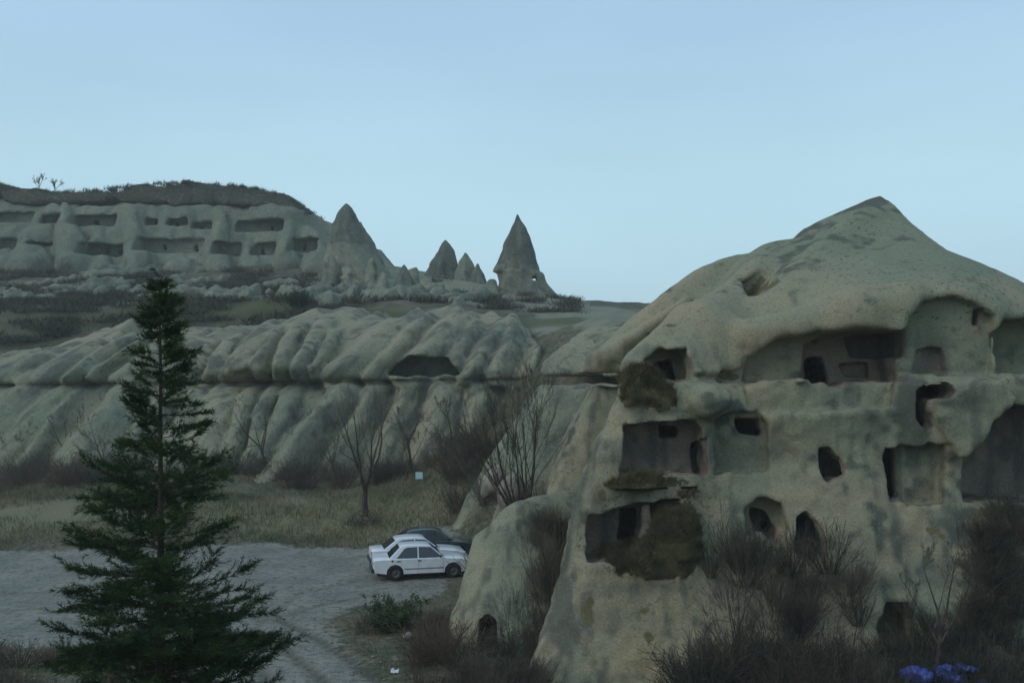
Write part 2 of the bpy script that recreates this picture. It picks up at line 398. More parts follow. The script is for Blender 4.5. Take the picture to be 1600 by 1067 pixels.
# ------------------------------------------------------------------ terrain
tp, tv = [], []
def G(x, y, z): tp.append((x, y)); tv.append(z)
def GP(px, py, D):
    p = P(px, py, D); G(p[0], p[1], p[2])
for x in (-70, -40, -15, 5, 25, 60):
    G(x, -40, 5.8); G(x, -12, 5.6); G(x, 0, 5.5); G(x, 6, 4.9); G(x, 13, 2.2)
for x in (-60, -30, -22, -14, -6, 2):
    for y in (21, 27, 34, 42, 49): G(x, y, 0.0)
for x in (8, 14, 22, 34): G(x, 22, 0.0); G(x, 27, -0.2)
for px in (-60, 150, 330, 500, 640): GP(px, 780, 60); GP(px, 725, 70); GP(px, 690, 77)
GP(720, 800, 50); GP(760, 760, 48); GP(800, 790, 38.5); GP(850, 770, 38.5); GP(880, 800, 36.5); GP(760, 820, 43); GP(790, 880, 36); GP(760, 700, 62)
for x in (10, 20, 40): G(x, 45, 3.0); G(x, 60, 6.0); G(x, 82, 12.5)
for px, py, D in ((-300, 480, 108), (-60, 500, 96), (60, 497, 96), (150, 500, 96), (250, 492, 96), (350, 488, 98), (450, 478, 99), (560, 486, 99), (650, 480, 99), (760, 488, 98),
                  (860, 496, 92), (940, 486, 80), (1000, 490, 76),
                  (-60, 470, 118), (100, 462, 118), (250, 460, 118), (380, 462, 112), (500, 466, 112), (600, 468, 118), (700, 468, 118), (800, 470, 118), (880, 476, 116), (1000, 486, 116),
                  (-60, 425, 142), (100, 425, 142), (250, 425, 142), (400, 428, 142), (500, 432, 140), (560, 430, 140), (640, 436, 140), (720, 438, 140), (800, 452, 138), (880, 470, 138), (1000, 481, 138), (1150, 484, 138),
                  (500, 400, 156), (560, 410, 156), (600, 418, 155), (640, 424, 152), (700, 432, 150), (780, 446, 148), (870, 474, 148), (500, 375, 176), (560, 420, 172), (620, 440, 170), (700, 455, 170)):
    GP(px, py, D)
for px in (-200, 0, 150, 300, 400): GP(px, 335, 176); GP(px, 330, 200)
for x, z in ((-150, 36), (-60, 30), (-20, 16), (0, 16), (30, 12), (90, 10)): G(x, 240, z); G(x, 330, z * 0.5)
for x in (-170, -120): G(x, 60, 3); G(x, 100, 14); G(x, 150, 26)
for x in (80, 150): G(x, 50, 5); G(x, 100, 12); G(x, 150, 15)
terr = tps(tp, tv, 2.0)
def _flat(x, y, z):
    """the gravel lot is levelled ground"""
    w = np.clip((y - 19) / 5, 0, 1) * np.clip((52 - y) / 6, 0, 1) * np.clip((1.2 - x - np.clip((y - 44) / 8, 0, 1) * 3.0) / 2.0, 0, 1) * np.clip((x + 75) / 10, 0, 1)
    w = w * w * (3 - 2 * w)
    return z * (1 - w)
def ground_z(x, y):
    x = np.atleast_1d(np.asarray(x, float)); y = np.atleast_1d(np.asarray(y, float))
    z = _flat(x, y, terr(np.stack([x, y], 1)))
    far = np.clip((np.hypot(x, y - 100) - 260) / 150, 0, 1); z = np.clip(z, -2, 48)
    z = z * (1 - far) + 3.0 * far
    rough = np.clip((y - 48) / 20, 0, 1) * (1 - far)
    z = z + rough * fbm(x, y, 0 * x, [(14, 0.7), (5, 0.35), (1.8, 0.14)], 2) + (1 - far) * fbm(x, y, 0 * x, [(3.0, 0.05), (0.9, 0.03)], 5)
    return z
def gz(x, y): return float(ground_z([x], [y])[0])
def arange_nu(brk):
    out = []
    for a, b, h in brk: out += list(np.arange(a, b, h))
    return np.array(out + [brk[-1][1]], float)
gx = arange_nu([(-1500, -300, 150), (-300, -100, 12), (-100, -45, 2.0), (-45, -26, 0.6), (-26, 8, 0.22), (8, 30, 0.6), (30, 100, 4), (100, 300, 20), (300, 1500, 150)])
gy = arange_nu([(-600, -40, 80), (-40, 14, 3), (14, 24, 0.5), (24, 54, 0.22), (54, 76, 0.5), (76, 165, 1.0), (165, 260, 5), (260, 480, 20), (480, 2000, 190)])
GXX, GYY = np.meshgrid(gx, gy, indexing='ij')
gzv = ground_z(GXX.ravel(), GYY.ravel())
fx_, fy_ = GXX.ravel(), GYY.ravel()
# what covers the ground where
def seg_d(x, y, pts):
    d = np.full(x.shape, 1e9)
    for (ax, ay), (bx, by) in zip(pts[:-1], pts[1:]):
        t = np.clip(((x - ax) * (bx - ax) + (y - ay) * (by - ay)) / ((bx - ax) ** 2 + (by - ay) ** 2), 0, 1)
        d = np.minimum(d, np.hypot(x - ax - (bx - ax) * t, y - ay - (by - ay) * t))
    return d
def on_ground(px, py, z=0.0):
    a = P(px, py, 1.0) - np.array([0, 0, EYE]); t = (z - EYE) / a[2]
    return (a[0] * t, a[1] * t)
lot_poly = [on_ground(*q) for q in ((-260, 868), (-60, 866), (120, 862), (300, 858), (420, 850), (520, 850), (580, 852), (650, 848), (705, 862), (715, 900), (700, 925), (640, 940), (560, 950), (500, 970), (520, 1000), (575, 1040), (620, 1090), (660, 1180), (250, 1180), (280, 1060), (180, 1010), (0, 1008), (-260, 1010))]
lot_d = -poly_sdf(fx_.astype(np.float32), fy_.astype(np.float32), lot_poly) + fbm(fx_, fy_, 0 * fx_, [(4, 0.5), (1.2, 0.35)], 9)
lot = np.clip(0.5 + lot_d / 1.6, 0, 1)
rut = np.zeros_like(fx_)
for pts in (((395, 985), (440, 1010), (490, 1050), (530, 1090)), ((430, 965), (500, 1000), (560, 1040), (600, 1075)), ((330, 1010), (400, 1045), (440, 1085)), ((560, 905), (470, 925), (420, 960), (395, 985)), ((600, 925), (520, 940), (460, 955), (430, 965)), ((-100, 930), (60, 925), (200, 940), (330, 1010)), ((-100, 960), (60, 950), (180, 965), (300, 1030))):
    d = seg_d(fx_, fy_, [on_ground(*q) for q in pts]); rut = np.maximum(rut, np.clip(1.25 - d / 0.20, 0, 1) * (1.0 if pts[0][1] > 1000 or pts[-1][1] > 1070 else 0.5))
gzv = gzv - 0.07 * rut
scrub = np.clip((fy_ - 80) / 12, 0, 1)
green = np.zeros_like(fx_); straw = np.zeros_like(fx_)
def patch(arr, px, py, D, rx, ry, amt=1.0):
    p = P(px, py, D); q = np.hypot((fx_ - p[0]) / rx, (fy_ - p[1]) / ry) + fbm(fx_, fy_, 0 * fx_, [(3.5, 0.22), (1.2, 0.12)], 3)
    np.maximum(arr, amt * np.clip((1.15 - q) / 0.3, 0, 1), out=arr)
patch(green, 25, 472, 116, 3.6, 6); patch(green, 330, 488, 98, 10, 3.0, 0.5); patch(green, 430, 486, 99, 6, 3.0, 0.8); patch(green, 620, 780, 58, 5, 4, 0.6); patch(green, 480, 790, 57, 6, 1.2, 0.5)
patch(green, 680, 468, 118, 12, 5, 0.6); patch(green, 860, 500, 92, 5, 4, 0.8); patch(green, 560, 500, 96, 5, 3, 0.7); patch(green, 120, 505, 95, 7, 4, 0.3)
bare = np.zeros_like(fx_)
for q in ((560, 440, 138, 9, 14), (640, 440, 136, 9, 16), (720, 450, 134, 10, 14), (800, 462, 130, 9, 10), (600, 478, 112, 10, 8, 0.6), (720, 478, 110, 12, 8, 0.7), (880, 480, 112, 9, 14, 0.7), (540, 380, 156, 10, 8), (950, 488, 90, 8, 14, 0.8), (480, 440, 136, 5, 6, 0.6)):
    patch(bare, *q)
patch(straw, 430, 467, 109, 9, 2.0); patch(straw, 330, 464, 112, 7, 1.5, 0.8); patch(straw, 500, 790, 57, 9, 3.0, 0.7); patch(straw, 650, 815, 54, 4, 2.0, 0.7); patch(straw, 70, 800, 56, 8, 3.0, 0.6); patch(straw, 200, 470, 112, 9, 1.2, 0.35); patch(straw, 720, 455, 128, 10, 5, 0.5)
nxg, nyg = len(gx), len(gy)
ii = np.arange(nxg * nyg).reshape(nxg, nyg)
GQ = np.stack([ii[:-1, :-1], ii[1:, :-1], ii[1:, 1:], ii[:-1, 1:]], -1).reshape(-1, 4)
GV = np.stack([fx_, fy_, gzv], 1)
is_lot = lot[GQ].mean(1) > 0.5
att = dict(lot=lot, rut=rut, scrub=scrub, green=green, straw=straw, bare=bare)
for nm_, mk in (('ground', ~is_lot), ('gravel_lot', is_lot)):
    q = GQ[mk]; u, inv = np.unique(q, return_inverse=True)
    tag(obj(nm_, mesh(nm_, GV[u], inv.reshape(q.shape), M['ground'], True, {k: v[u] for k, v in att.items()})), kind='structure')
# ------------------------------------------------------------------ middle cliff: rounded tuff fins over a weak bed at eye level
def bed(S, z0, wid, depth, seed=0):
    """a weak horizontal bed weathered back into a groove"""
    i = np.nonzero(np.abs(S.d) < depth + 1.0)
    x, y, z = S.x[i[0]], S.y[i[1]], S.z[i[2]]
    amt = depth * (0.6 + 0.7 * vnoise(x / 2.5, y / 2.5, 0 * z, seed))
    S.d[i] += amt * np.exp(-((z - z0 + 0.05 * vnoise(x / 1.3, y / 1.3, 0 * z, seed + 2)) / wid) ** 2)
S = Sculpt((-48, 44, -1), (15, 94, 16.5), 0.18)
x, y, z = S.grid()
_xs, _zs = S.x, S.z
# the face: convex above the weak bed, battered below it
XX, ZZ = np.meshgrid(S.x, S.z, indexing='ij')
dz_ = ZZ - EYE
Fw = 73.6 + 0.9 * np.sin(XX * 0.21 + 1.0) + 0.5 * np.sin(XX * 0.47) + np.where(dz_ > 0, 0.62 * np.maximum(dz_, 0) ** 1.62, 0.95 * dz_)
REL = np.zeros_like(Fw)
def fin(ax, ay, bx, by, wa, wb, amp, skew=0.35):
    """a rounded rib on the face between two photo positions; half-widths in photo units; ribs meet in sharp creases"""
    global REL
    A = P(ax, ay, 75); B = P(bx, by, 73); dx, dz = B[0] - A[0], B[2] - A[2]; l2 = dx * dx + dz * dz; l_ = math.sqrt(l2)
    wx = XX + 0.09 * np.sin(ZZ * 1.9 + ax) + 0.05 * np.sin(ZZ * 4.3 + ay); t = ((wx - A[0]) * dx + (ZZ - A[2]) * dz) / l2
    s_ = (-(wx - A[0]) * dz + (ZZ - A[2]) * dx) / l_
    w_ = (wa + (wb - wa) * np.clip(t, 0, 1)) * 74 / FPX
    u = s_ / w_; u = np.where(u > 0, u / (1 + skew), u / (1 - skew))
    h_ = (np.sqrt(np.clip(1 - u * u, 0, 1)) if 300 < ax < 520 else np.clip(1 - np.abs(u) ** 1.7, 0, 1)) * amp
    end = np.clip(1.0 - np.maximum(-t, t - 1) * l_ / (0.6 * w_.mean()), 0, 1); end = np.sqrt(np.clip(1 - (1 - end) ** 2, 0, 1))
    REL = np.maximum(REL, h_ * end)
U = 590
# upper tier: (top, foot, half-widths, relief)
for q in ((40, 552, -10, U, 30, 36, 1.3), (120, 545, 60, U, 34, 40, 1.8), (188, 505, 108, U, 17, 22, 2.3), (204, 520, 140, U, 9, 11, 1.7), (230, 535, 185, U, 26, 34, 1.5), (290, 510, 250, U, 34, 36, 1.4), (345, 510, 314, U, 16, 18, 1.3),
          (388, 510, 350, U, 24, 28, 1.9), (410, 512, 397, U, 11, 13, 1.8), (445, 505, 432, U, 15, 16, 1.9), (486, 498, 464, U, 17, 16, 1.9), (512, 515, 490, U, 11, 11, 1.5),
          (600, 495, 520, U, 34, 34, 2.4), (650, 484, 575, U, 17, 20, 2.1), (712, 472, 625, U, 26, 30, 2.6), (735, 498, 690, U, 16, 20, 1.2), (785, 488, 728, U, 18, 22, 2.2), (800, 505, 768, U, 20, 26, 2.0), (845, 540, 822, U, 24, 28, 2.0)):
    fin(*q)
# lower tier
Lw = 609
for q in ((60, Lw, -60, 760, 50, 60, 1.6), (115, Lw, 20, 760, 34, 44, 1.8), (140, Lw, 85, 720, 11, 16, 1.4), (212, Lw, 150, 740, 38, 60, 2.2), (262, Lw, 225, 740, 20, 30, 1.4), (312, Lw, 285, 740, 18, 34, 1.6), (352, Lw, 330, 740, 28, 36, 1.9),
          (396, Lw, 388, 740, 14, 20, 1.7), (430, Lw, 422, 740, 13, 18, 1.6), (464, Lw, 444, 740, 18, 22, 1.7), (545, Lw, 450, 745, 30, 40, 3.2), (590, Lw, 530, 740, 22, 34, 2.2), (640, Lw, 590, 740, 20, 30, 1.8), (690, Lw, 665, 740, 30, 36, 1.4), (745, Lw, 735, 740, 26, 32, 1.5), (815, Lw, 795, 740, 36, 44, 1.6)):
    fin(*q)
gap = np.exp(-(dz_ / 0.8) ** 2) * (0.12 + 2.2 * np.clip(1.3 - np.abs(XX - P(408, 600, 73)[0]) / 5.5, 0, 1) + 0.2 * np.sin(XX * 0.9))
Fw = Fw + gap - 1.1 * REL * np.clip(1.25 - np.maximum(dz_ - 1.5, 0) * 0.10, 0.5, 1)
S.d = ((Fw[:, None, :] - y) * 0.6).astype(np.float32)
S.d = smax(S.d, np.broadcast_to((x - (4.0 - 0.10 * (y - 60))) * 0.8, S.d.shape).astype(np.float32), 1.5)
tpx = (-100, 40, 70, 130, 165, 195, 215, 235, 300, 330, 380, 430, 465, 520, 560, 600, 640, 700, 740, 790, 830, 860)
tpy = (556, 560, 552, 540, 512, 503, 530, 520, 512, 518, 508, 505, 484, 478, 488, 497, 484, 470, 490, 486, 520, 545)
ttop = np.interp(S.x, [P(a, 0, 82)[0] for a in tpx], [P(a, b, 82)[2] for a, b in zip(tpx, tpy)])[:, None, None] + 0.25 * np.sin(x * 2.1) + 0.2 * np.sin(x * 3.7 + 1)
S.d = smax(S.d, np.broadcast_to((z - ttop - 0.03 * (y - 82)), S.d.shape).astype(np.float32), 0.7)
def slab(poly, D, lean, k=0.8, low=0.35):
    """an outcrop with a given outline, its front leaning back with height"""
    q = [(P(a, b, D)[0], P(a, b, D)[2]) for a, b in poly]
    def f(x, y, z):
        X2 = x[:, 0, :] + 0 * z[:, 0, :]; Z2 = z[:, 0, :] + 0 * x[:, 0, :]
        e = poly_sdf(X2, Z2, q)[:, None, :]
        fr = D + np.where(z > EYE, lean * np.maximum(z - EYE, 0) ** 1.3, low * (z - EYE)) - 0.05 * (x - q[0][0])
        e = e + 0.10 * (y - D)
        return smax(e.astype(np.float32) + 0 * y.astype(np.float32), ((fr - y) * 0.75).astype(np.float32), k)
    xs = [a for a, b in q]; zs = [b for a, b in q]
    S.add(f, (min(xs) - 1, D - 6, min(zs) - 1), (max(xs) + 1, D + 22, max(zs) + 1), 0.25)
slab([(842, 592), (846, 566), (872, 532), (905, 500), (935, 484), (1010, 478), (1100, 478), (1100, 596)], 55, 1.1)
slab([(846, 600), (1100, 600), (1100, 860), (700, 860), (775, 710)], 54.5, 0.6, 0.5, 0.8)
slab([(875, 606), (925, 604), (905, 700), (800, 860), (760, 860), (820, 700)], 47, 0.6, 0.5, 0.7)
S.d = S.d.astype(np.float32)
S.noise([(4.0, 0.18), (1.4, 0.05)], 4, 1.2, (1, 1, 1.3))
S.flute((-0.42, -0.45, -0.62), 1.6, 0.07, 7, 12); S.flute((-0.42, -0.45, -0.62), 0.62, 0.07, 7, 14)
bed(S, EYE + 0.02, 0.17, 0.55, 3)
S.noise([(0.9, 0.04), (0.45, 0.035)], 8, 0.5)
# shelter scooped out along the bed
S.prism([(606, 588), (616, 566), (640, 557), (700, 557), (722, 586)], 74, 68, 76.6, 0.15, warp=0.2)
V, Q, L = S.build()
tag(obj('cliff', mesh('cliff', V, Q, M['tuff_mid'], True, rock_attrs(V, 1.5, 3, 0.75, 1.15, 0.0, (-0.42, -0.45, -0.62)))), kind='structure')
del S

# ------------------------------------------------------------------ far mesa with rows of cut rooms under a scrubby cap
DM = 150.0
S = Sculpt((-92, 139, 20), (-16, 176, 46), 0.32)
x, y, z = S.grid()
pts = []; val = []
def mc(px, py, D):
    p = P(px, py, D); pts.append((p[0], p[2])); val.append(D)
for px in (-120, 0, 100, 200, 300, 400, 460): mc(px, 290, 158); mc(px, 325, 152); mc(px, 372, 150.0); mc(px, 410, 147); mc(px, 450, 142)
mc(500, 340, 158); mc(500, 372, 154); mc(520, 410, 149); mc(560, 380, 157); mc(560, 420, 150); mc(520, 450, 143); mc(620, 440, 147); mc(640, 410, 160)
ev = tps(pts, val, 0.5)
XX, ZZ = np.meshgrid(S.x, S.z, indexing='ij')
Fm = ev(np.stack([XX.ravel(), ZZ.ravel()], 1)).reshape(XX.shape).astype(np.float32)
S.d = ((Fm[:, None, :] - y) * 0.85).astype(np.float32)
# skyline of the mesa
skx = [P(a, 0, DM + 5)[0] for a in (-150, 0, 40, 95, 150, 190, 260, 330, 400, 462, 470, 500, 530, 580, 620)]
skz = [P(a, b, DM + 5)[2] for a, b in zip((-150, 0, 40, 95, 150, 190, 260, 330, 400, 462, 470, 500, 530, 580, 620), (284, 300, 318, 324, 326, 322, 316, 318, 322, 326, 330, 338, 356, 384, 425))]
top = np.interp(S.x, skx, skz)[:, None, None]
S.d = smax(S.d, np.broadcast_to((z - top).astype(np.float32), S.d.shape).copy(), 1.0)
def buttress(px, py, px2, py2, r1, r2, D1=152.5, D2=147.5):
    S.cone(P(px, py - 8, D1 - .4), P(px2, py2, D2 - 1.6), r1 * D1 / FPX, r2 * 1.15 * D2 / FPX, 0.35)
for b in ((102, 330, 118, 420, 6, 26), (205, 340, 225, 425, 8, 22), (48, 360, 52, 425, 8, 30), (0, 370, 10, 420, 8, 16), (345, 345, 340, 425, 14, 20), (388, 365, 392, 430, 5, 18), (450, 350, 450, 420, 8, 20), (320, 410, 360, 440, 10, 18), (150, 360, 160, 430, 12, 22), (270, 405, 280, 435, 16, 26), (420, 410, 425, 440, 14, 20), (480, 370, 500, 430, 10, 26)):
    buttress(*b)
S.noise([(5.0, 0.5), (2.0, 0.26), (0.9, 0.14)], 6, 1.2); S.flute((0.05, -0.4, -1), 2.6, 0.35, 6, 9); S.flute((0.05, -0.4, -1), 1.1, 0.15, 6, 10)
def room(x0, y0, x1, y1, dep, k=0.15, lab=None, D0=138):
    S.prism([(x0, y1), (x0 + 1, y0 + 1), (x1 - 1, y0), (x1, y1)], 150, D0, 150 + dep * (0.6 if dep < 3.5 else 0.9) + (1.7 if y1 < 364 else 0.3), 0.06, lab, rnd=0.02, warp=0.14)
for r_ in ((-30, 328, 44, 345, 2.6), (57, 333, 96, 348, 2.4), (110, 333, 178, 352, 2.6), (220, 338, 239, 350, 2.6), (255, 338, 290, 352, 2.8), (294, 343, 326, 356, 2.6), (363, 341, 443, 361, 2.8),
           (223, 373, 318, 398, 1.4), (342, 379, 379, 402, 1.3), (140, 383, 202, 404, 1.0), (397, 380, 437, 402, 1.0), (459, 372, 500, 398, 1.8), (54, 379, 84, 386, 1.4), (0, 372, 26, 395, 1.2)):
    room(*r_)
for r_ in ((414, 347, 420, 355, 5), (228, 341, 234, 349, 5), (300, 346, 308, 353, 4.5), (262, 342, 268, 350, 4.5), (130, 338, 140, 347, 4.5), (70, 337, 76, 346, 4), (160, 388, 167, 396, 4), (180, 388, 190, 398, 4), (40, 375, 46, 381, 4), (18, 381, 22, 389, 4), (250, 378, 256, 390, 4), (300, 380, 306, 392, 4), (405, 386, 411, 396, 4), (470, 378, 476, 390, 5)):
    room(*r_)
V, Q, L = S.build()
tag(obj('mesa', mesh('mesa', V, Q, M['tuff_far'], True, rock_attrs(V, 4.0, 5, 0.5))), kind='structure')
del S
# the dark soil cap on the mesa, overhanging the wall a little
S = Sculpt((-94, 146, 31), (-22, 190, 46), 0.36)
x, y, z = S.grid()
cx = (-150, 0, 30, 60, 130, 180, 230, 270, 300, 340, 400, 450, 466, 474)
ct = [P(a, b, 156)[2] for a, b in zip(cx, (270, 287, 298, 302, 302, 299, 293, 290, 288, 290, 296, 308, 320, 334))]
cb = [P(a, b, 156)[2] for a, b in zip(cx, (292, 305, 320, 322, 320, 320, 322, 326, 326, 324, 322, 332, 334, 336))]
cxx = [P(a, 300, 156)[0] for a in cx]
T_ = np.interp(S.x, cxx, ct)[:, None, None]; B_ = np.interp(S.x, cxx, cb)[:, None, None]
front = 152.8 + 0.35 * np.maximum(z - B_, 0) ** 1.3
S.d = smax(smax((z - T_ - 0.03 * (y - 156)).astype(np.float32) + 0 * (x + y), (B_ - z - 0.3).astype(np.float32) + 0 * (x + y), 0.6), (front - y).astype(np.float32) + 0 * x, 0.8).astype(np.float32)
S.d = smax(S.d, np.broadcast_to(x - cxx[-1], S.d.shape).astype(np.float32), 1.0)
S.noise([(4, 0.5), (1.6, 0.35), (0.8, 0.2)], 8, 1.2)
V, Q, L = S.build()
tag(obj('mesa_cap', mesh('mesa_cap', V, Q, M['cap'], True, rock_attrs(V, 3.0, 6, 0.3))), kind='structure')
del S

# ------------------------------------------------------------------ fairy chimneys
def chimney(label, D, prof, name='fairy_chimney', squash=0.8, seed=0, h=0.2, cuts=(), mat='spire', foot=None, octs=((3.0, 0.22), (1.2, 0.16), (0.6, 0.10)), footsplit=None):
    """prof: [(py, left px, right px)] from tip to foot"""
    zz = np.array([P(0.5 * (a + b), p_, D)[2] for p_, a, b in prof]); cxm = np.array([P(0.5 * (a + b), p_, D)[0] for p_, a, b in prof]); rr = np.array([(b - a) * 0.5 * D / FPX for p_, a, b in prof])
    zz = np.append(zz, zz[0] + rr[0] * 2.2); cxm = np.append(cxm, cxm[0]); rr = np.append(rr, 0.02)
    o = np.argsort(zz); zz, cxm, rr = zz[o], cxm[o], rr[o]
    m = rr.max() + 1.5
    S = Sculpt((cxm.min() - m, D - m, zz[0] - 0.5), (cxm.max() + m, D + m, zz[-1] + 1.0), h)
    x, y, z = S.grid(); c = np.interp(S.z, zz, cxm)[None, None, :]; r = np.interp(S.z, zz, rr)[None, None, :]
    ang = np.arctan2(y - D, x - c)
    r = r * (1 + 0.07 * np.sin(ang * 5 + seed) + 0.05 * np.sin(ang * 9 + 2 * seed + z * 0.4))
    d = (np.sqrt((x - c) ** 2 + ((y - D) / squash) ** 2) - r) * 0.9
    S.d = smax(d.astype(np.float32), np.broadcast_to(z - zz[-1], S.d.shape).astype(np.float32), 0.4)
    S.noise(octs, seed, 1.0)
    for pts_, y0, y1, k in cuts: S.prism(pts_, D, D + y0, D + y1, k, 1)
    V, Q, L = S.build()
    base = np.array([cxm[0], D, zz[0]])
    t = thing(name, base, label, 'rock spire', 'fairy chimneys on the skyline')
    zc = V[Q].mean(1)[:, 2]
    low = np.zeros(len(Q), bool) if footsplit is None else zc < P(0, footsplit, D)[2] + 0.35 * vnoise(V[Q].mean(1)[:, 0] / 1.2, V[Q].mean(1)[:, 1] / 1.2, zc * 0, seed)
    for nm_, mk, mt in (('cap', (L == 0) & ~low, M[mat]), ('pedestal', (L == 0) & low, M['tuff_far']), ('cut_room', L == 1, M['tuff_far'])):
        if mk.any():
            v, q = sub(V, Q, mk); obj(nm_, mesh(nm_, v - base, q, mt, True, rock_attrs(v, 2.5, seed)), t)
    return t
chimney('tall dark rock spire with a pale stone foot, just right of the cliff rooms', 138, [(319, 538, 544), (330, 530, 551), (350, 521, 560), (375, 513, 570), (388, 509, 575), (395, 507, 580), (420, 504, 600), (445, 500, 615), (475, 495, 625), (490, 495, 630)], seed=1, footsplit=388)
chimney('narrow green-grey rock spire leaning behind the tall dark spire', 146, [(349, 560, 565), (365, 556, 574), (385, 552, 584), (410, 548, 598), (440, 544, 610)], seed=2, mat='tuff_far')
chimney('small steep dark spire rising between boulders on the slope', 130, [(416, 629, 634), (430, 623, 640), (450, 615, 650), (480, 605, 665)], seed=5, h=0.16)
chimney('dark pointed rock cone in the middle of the skyline', 142, [(376, 694, 698), (390, 685, 707), (405, 676, 712), (420, 668, 716), (435, 664, 720), (455, 660, 730)], seed=3)
chimney('pale blunt rock cone touching the right side of the dark middle cone', 140, [(402, 722, 734), (410, 717, 739), (425, 713, 745), (445, 708, 752), (465, 700, 765)], seed=4, mat='tuff_far')
chimney('low little rock knob right of the pale blunt cone', 139, [(419, 743, 750), (428, 738, 757), (440, 734, 762), (455, 730, 768)], seed=6, mat='tuff_far', h=0.15)
chimney('tallest steep rock spire with a square cut room and a hole through its foot', 132, [(346, 803, 814), (355, 797, 821), (380, 786, 830), (405, 777, 838), (424, 771, 842), (428, 777, 848), (440, 778, 852), (455, 775, 862), (470, 768, 872), (485, 760, 880)], seed=7, h=0.15,
        cuts=[([(790, 424), (790, 404), (796, 402), (811, 402), (812, 424)], -8, -1.75, 0.1), ([(831, 441), (832, 434), (837, 434), (838, 441)], -9, 9, 0.08)], footsplit=424, octs=((3.0, 0.22), (1.2, 0.12), (0.6, 0.05)))
# crags on the slope under the spires
S = Sculpt((-30, 98, 13), (10, 146, 29), 0.28)
def crag(px, py, px2, py2, D, r1, r2, k=0.1): S.cone(P(px, py - 4, D), P(px2, py2, D - 2), r1 * 0.45 * D / FPX, r2 * 1.1 * D / FPX, k)
for q in ((520, 412, 510, 480, 134, 12, 22), (548, 420, 545, 490, 131, 16, 26), (578, 415, 575, 490, 132, 13, 22), (560, 452, 555, 500, 128, 12, 22), (600, 432, 598, 495, 131, 9, 20), (648, 430, 645, 480, 133, 14, 22), (668, 446, 668, 490, 128, 14, 22), (690, 455, 688, 490, 126, 12, 26), (720, 466, 715, 500, 124, 14, 24),
          (765, 445, 760, 480, 128, 12, 22), (790, 468, 785, 500, 124, 16, 26), (825, 478, 820, 505, 122, 12, 22), (850, 486, 850, 510, 118, 14, 24), (740, 480, 735, 510, 118, 16, 26), (620, 470, 612, 505, 122, 16, 24), (505, 455, 500, 495, 128, 10, 18), (530, 458, 525, 500, 126, 12, 20), (640, 492, 635, 515, 114, 14, 20), (585, 476, 580, 505, 120, 10, 18)):
    crag(*q)
rr_ = np.random.RandomState(15)
for k in range(24):                                   # low ribs of rock breaking the slope
    px_ = rr_.uniform(500, 770); D_ = rr_.uniform(104, 126); p0 = P(px_, 470, D_); zg = gz(p0[0], D_); h_ = rr_.uniform(-.1, .7); r_ = rr_.uniform(.5, 1.3)
    S.cone((p0[0] + 1.5, D_ + 3, zg + h_ + .6), (p0[0] - rr_.uniform(.5, 2.5), D_ - rr_.uniform(2, 5), zg - .9), r_ * .6, r_ * 1.5, .2)
S.noise([(2.5, 0.5), (1.1, 0.3), (0.6, 0.2)], 14, 1.2); S.flute((-0.1, -0.3, -1), 1.4, 0.4, 5, 4)
V, Q, L = S.build()
tag(obj('rocky_slope', mesh('rocky_slope', V, Q, M['tuff_far'], True, rock_attrs(V, 2.5, 8, 0.6))), kind='structure')
del S
# pale ribs of rock breaking the scrub below the mesa
S = Sculpt((-78, 98, 13), (-28, 146, 30), 0.3)
rr_ = np.random.RandomState(19)
for k in range(34):
    px_ = rr_.uniform(-40, 490); D_ = rr_.uniform(103, 142); p0 = P(px_, 460, D_); zg = gz(p0[0], D_); h_ = rr_.uniform(-.2, .55); r_ = rr_.uniform(.4, 1.1); l_ = rr_.uniform(1.5, 4.5)
    S.cone((p0[0] + l_ * .8, D_ + 2, zg + h_ + .5), (p0[0] - l_, D_ - rr_.uniform(1, 3), zg - .8), r_ * .7, r_ * 1.4, .15)
S.noise([(2.2, 0.45), (1.0, 0.3), (0.6, 0.2)], 24, 1.2); S.flute((-0.3, -0.3, -1), 1.2, 0.35, 5, 6)
V, Q, L = S.build()
tag(obj('rocky_slope', mesh('rocky_slope', V, Q, M['tuff_far'], True, rock_attrs(V, 2.0, 18, 0.8))), kind='structure')
del S
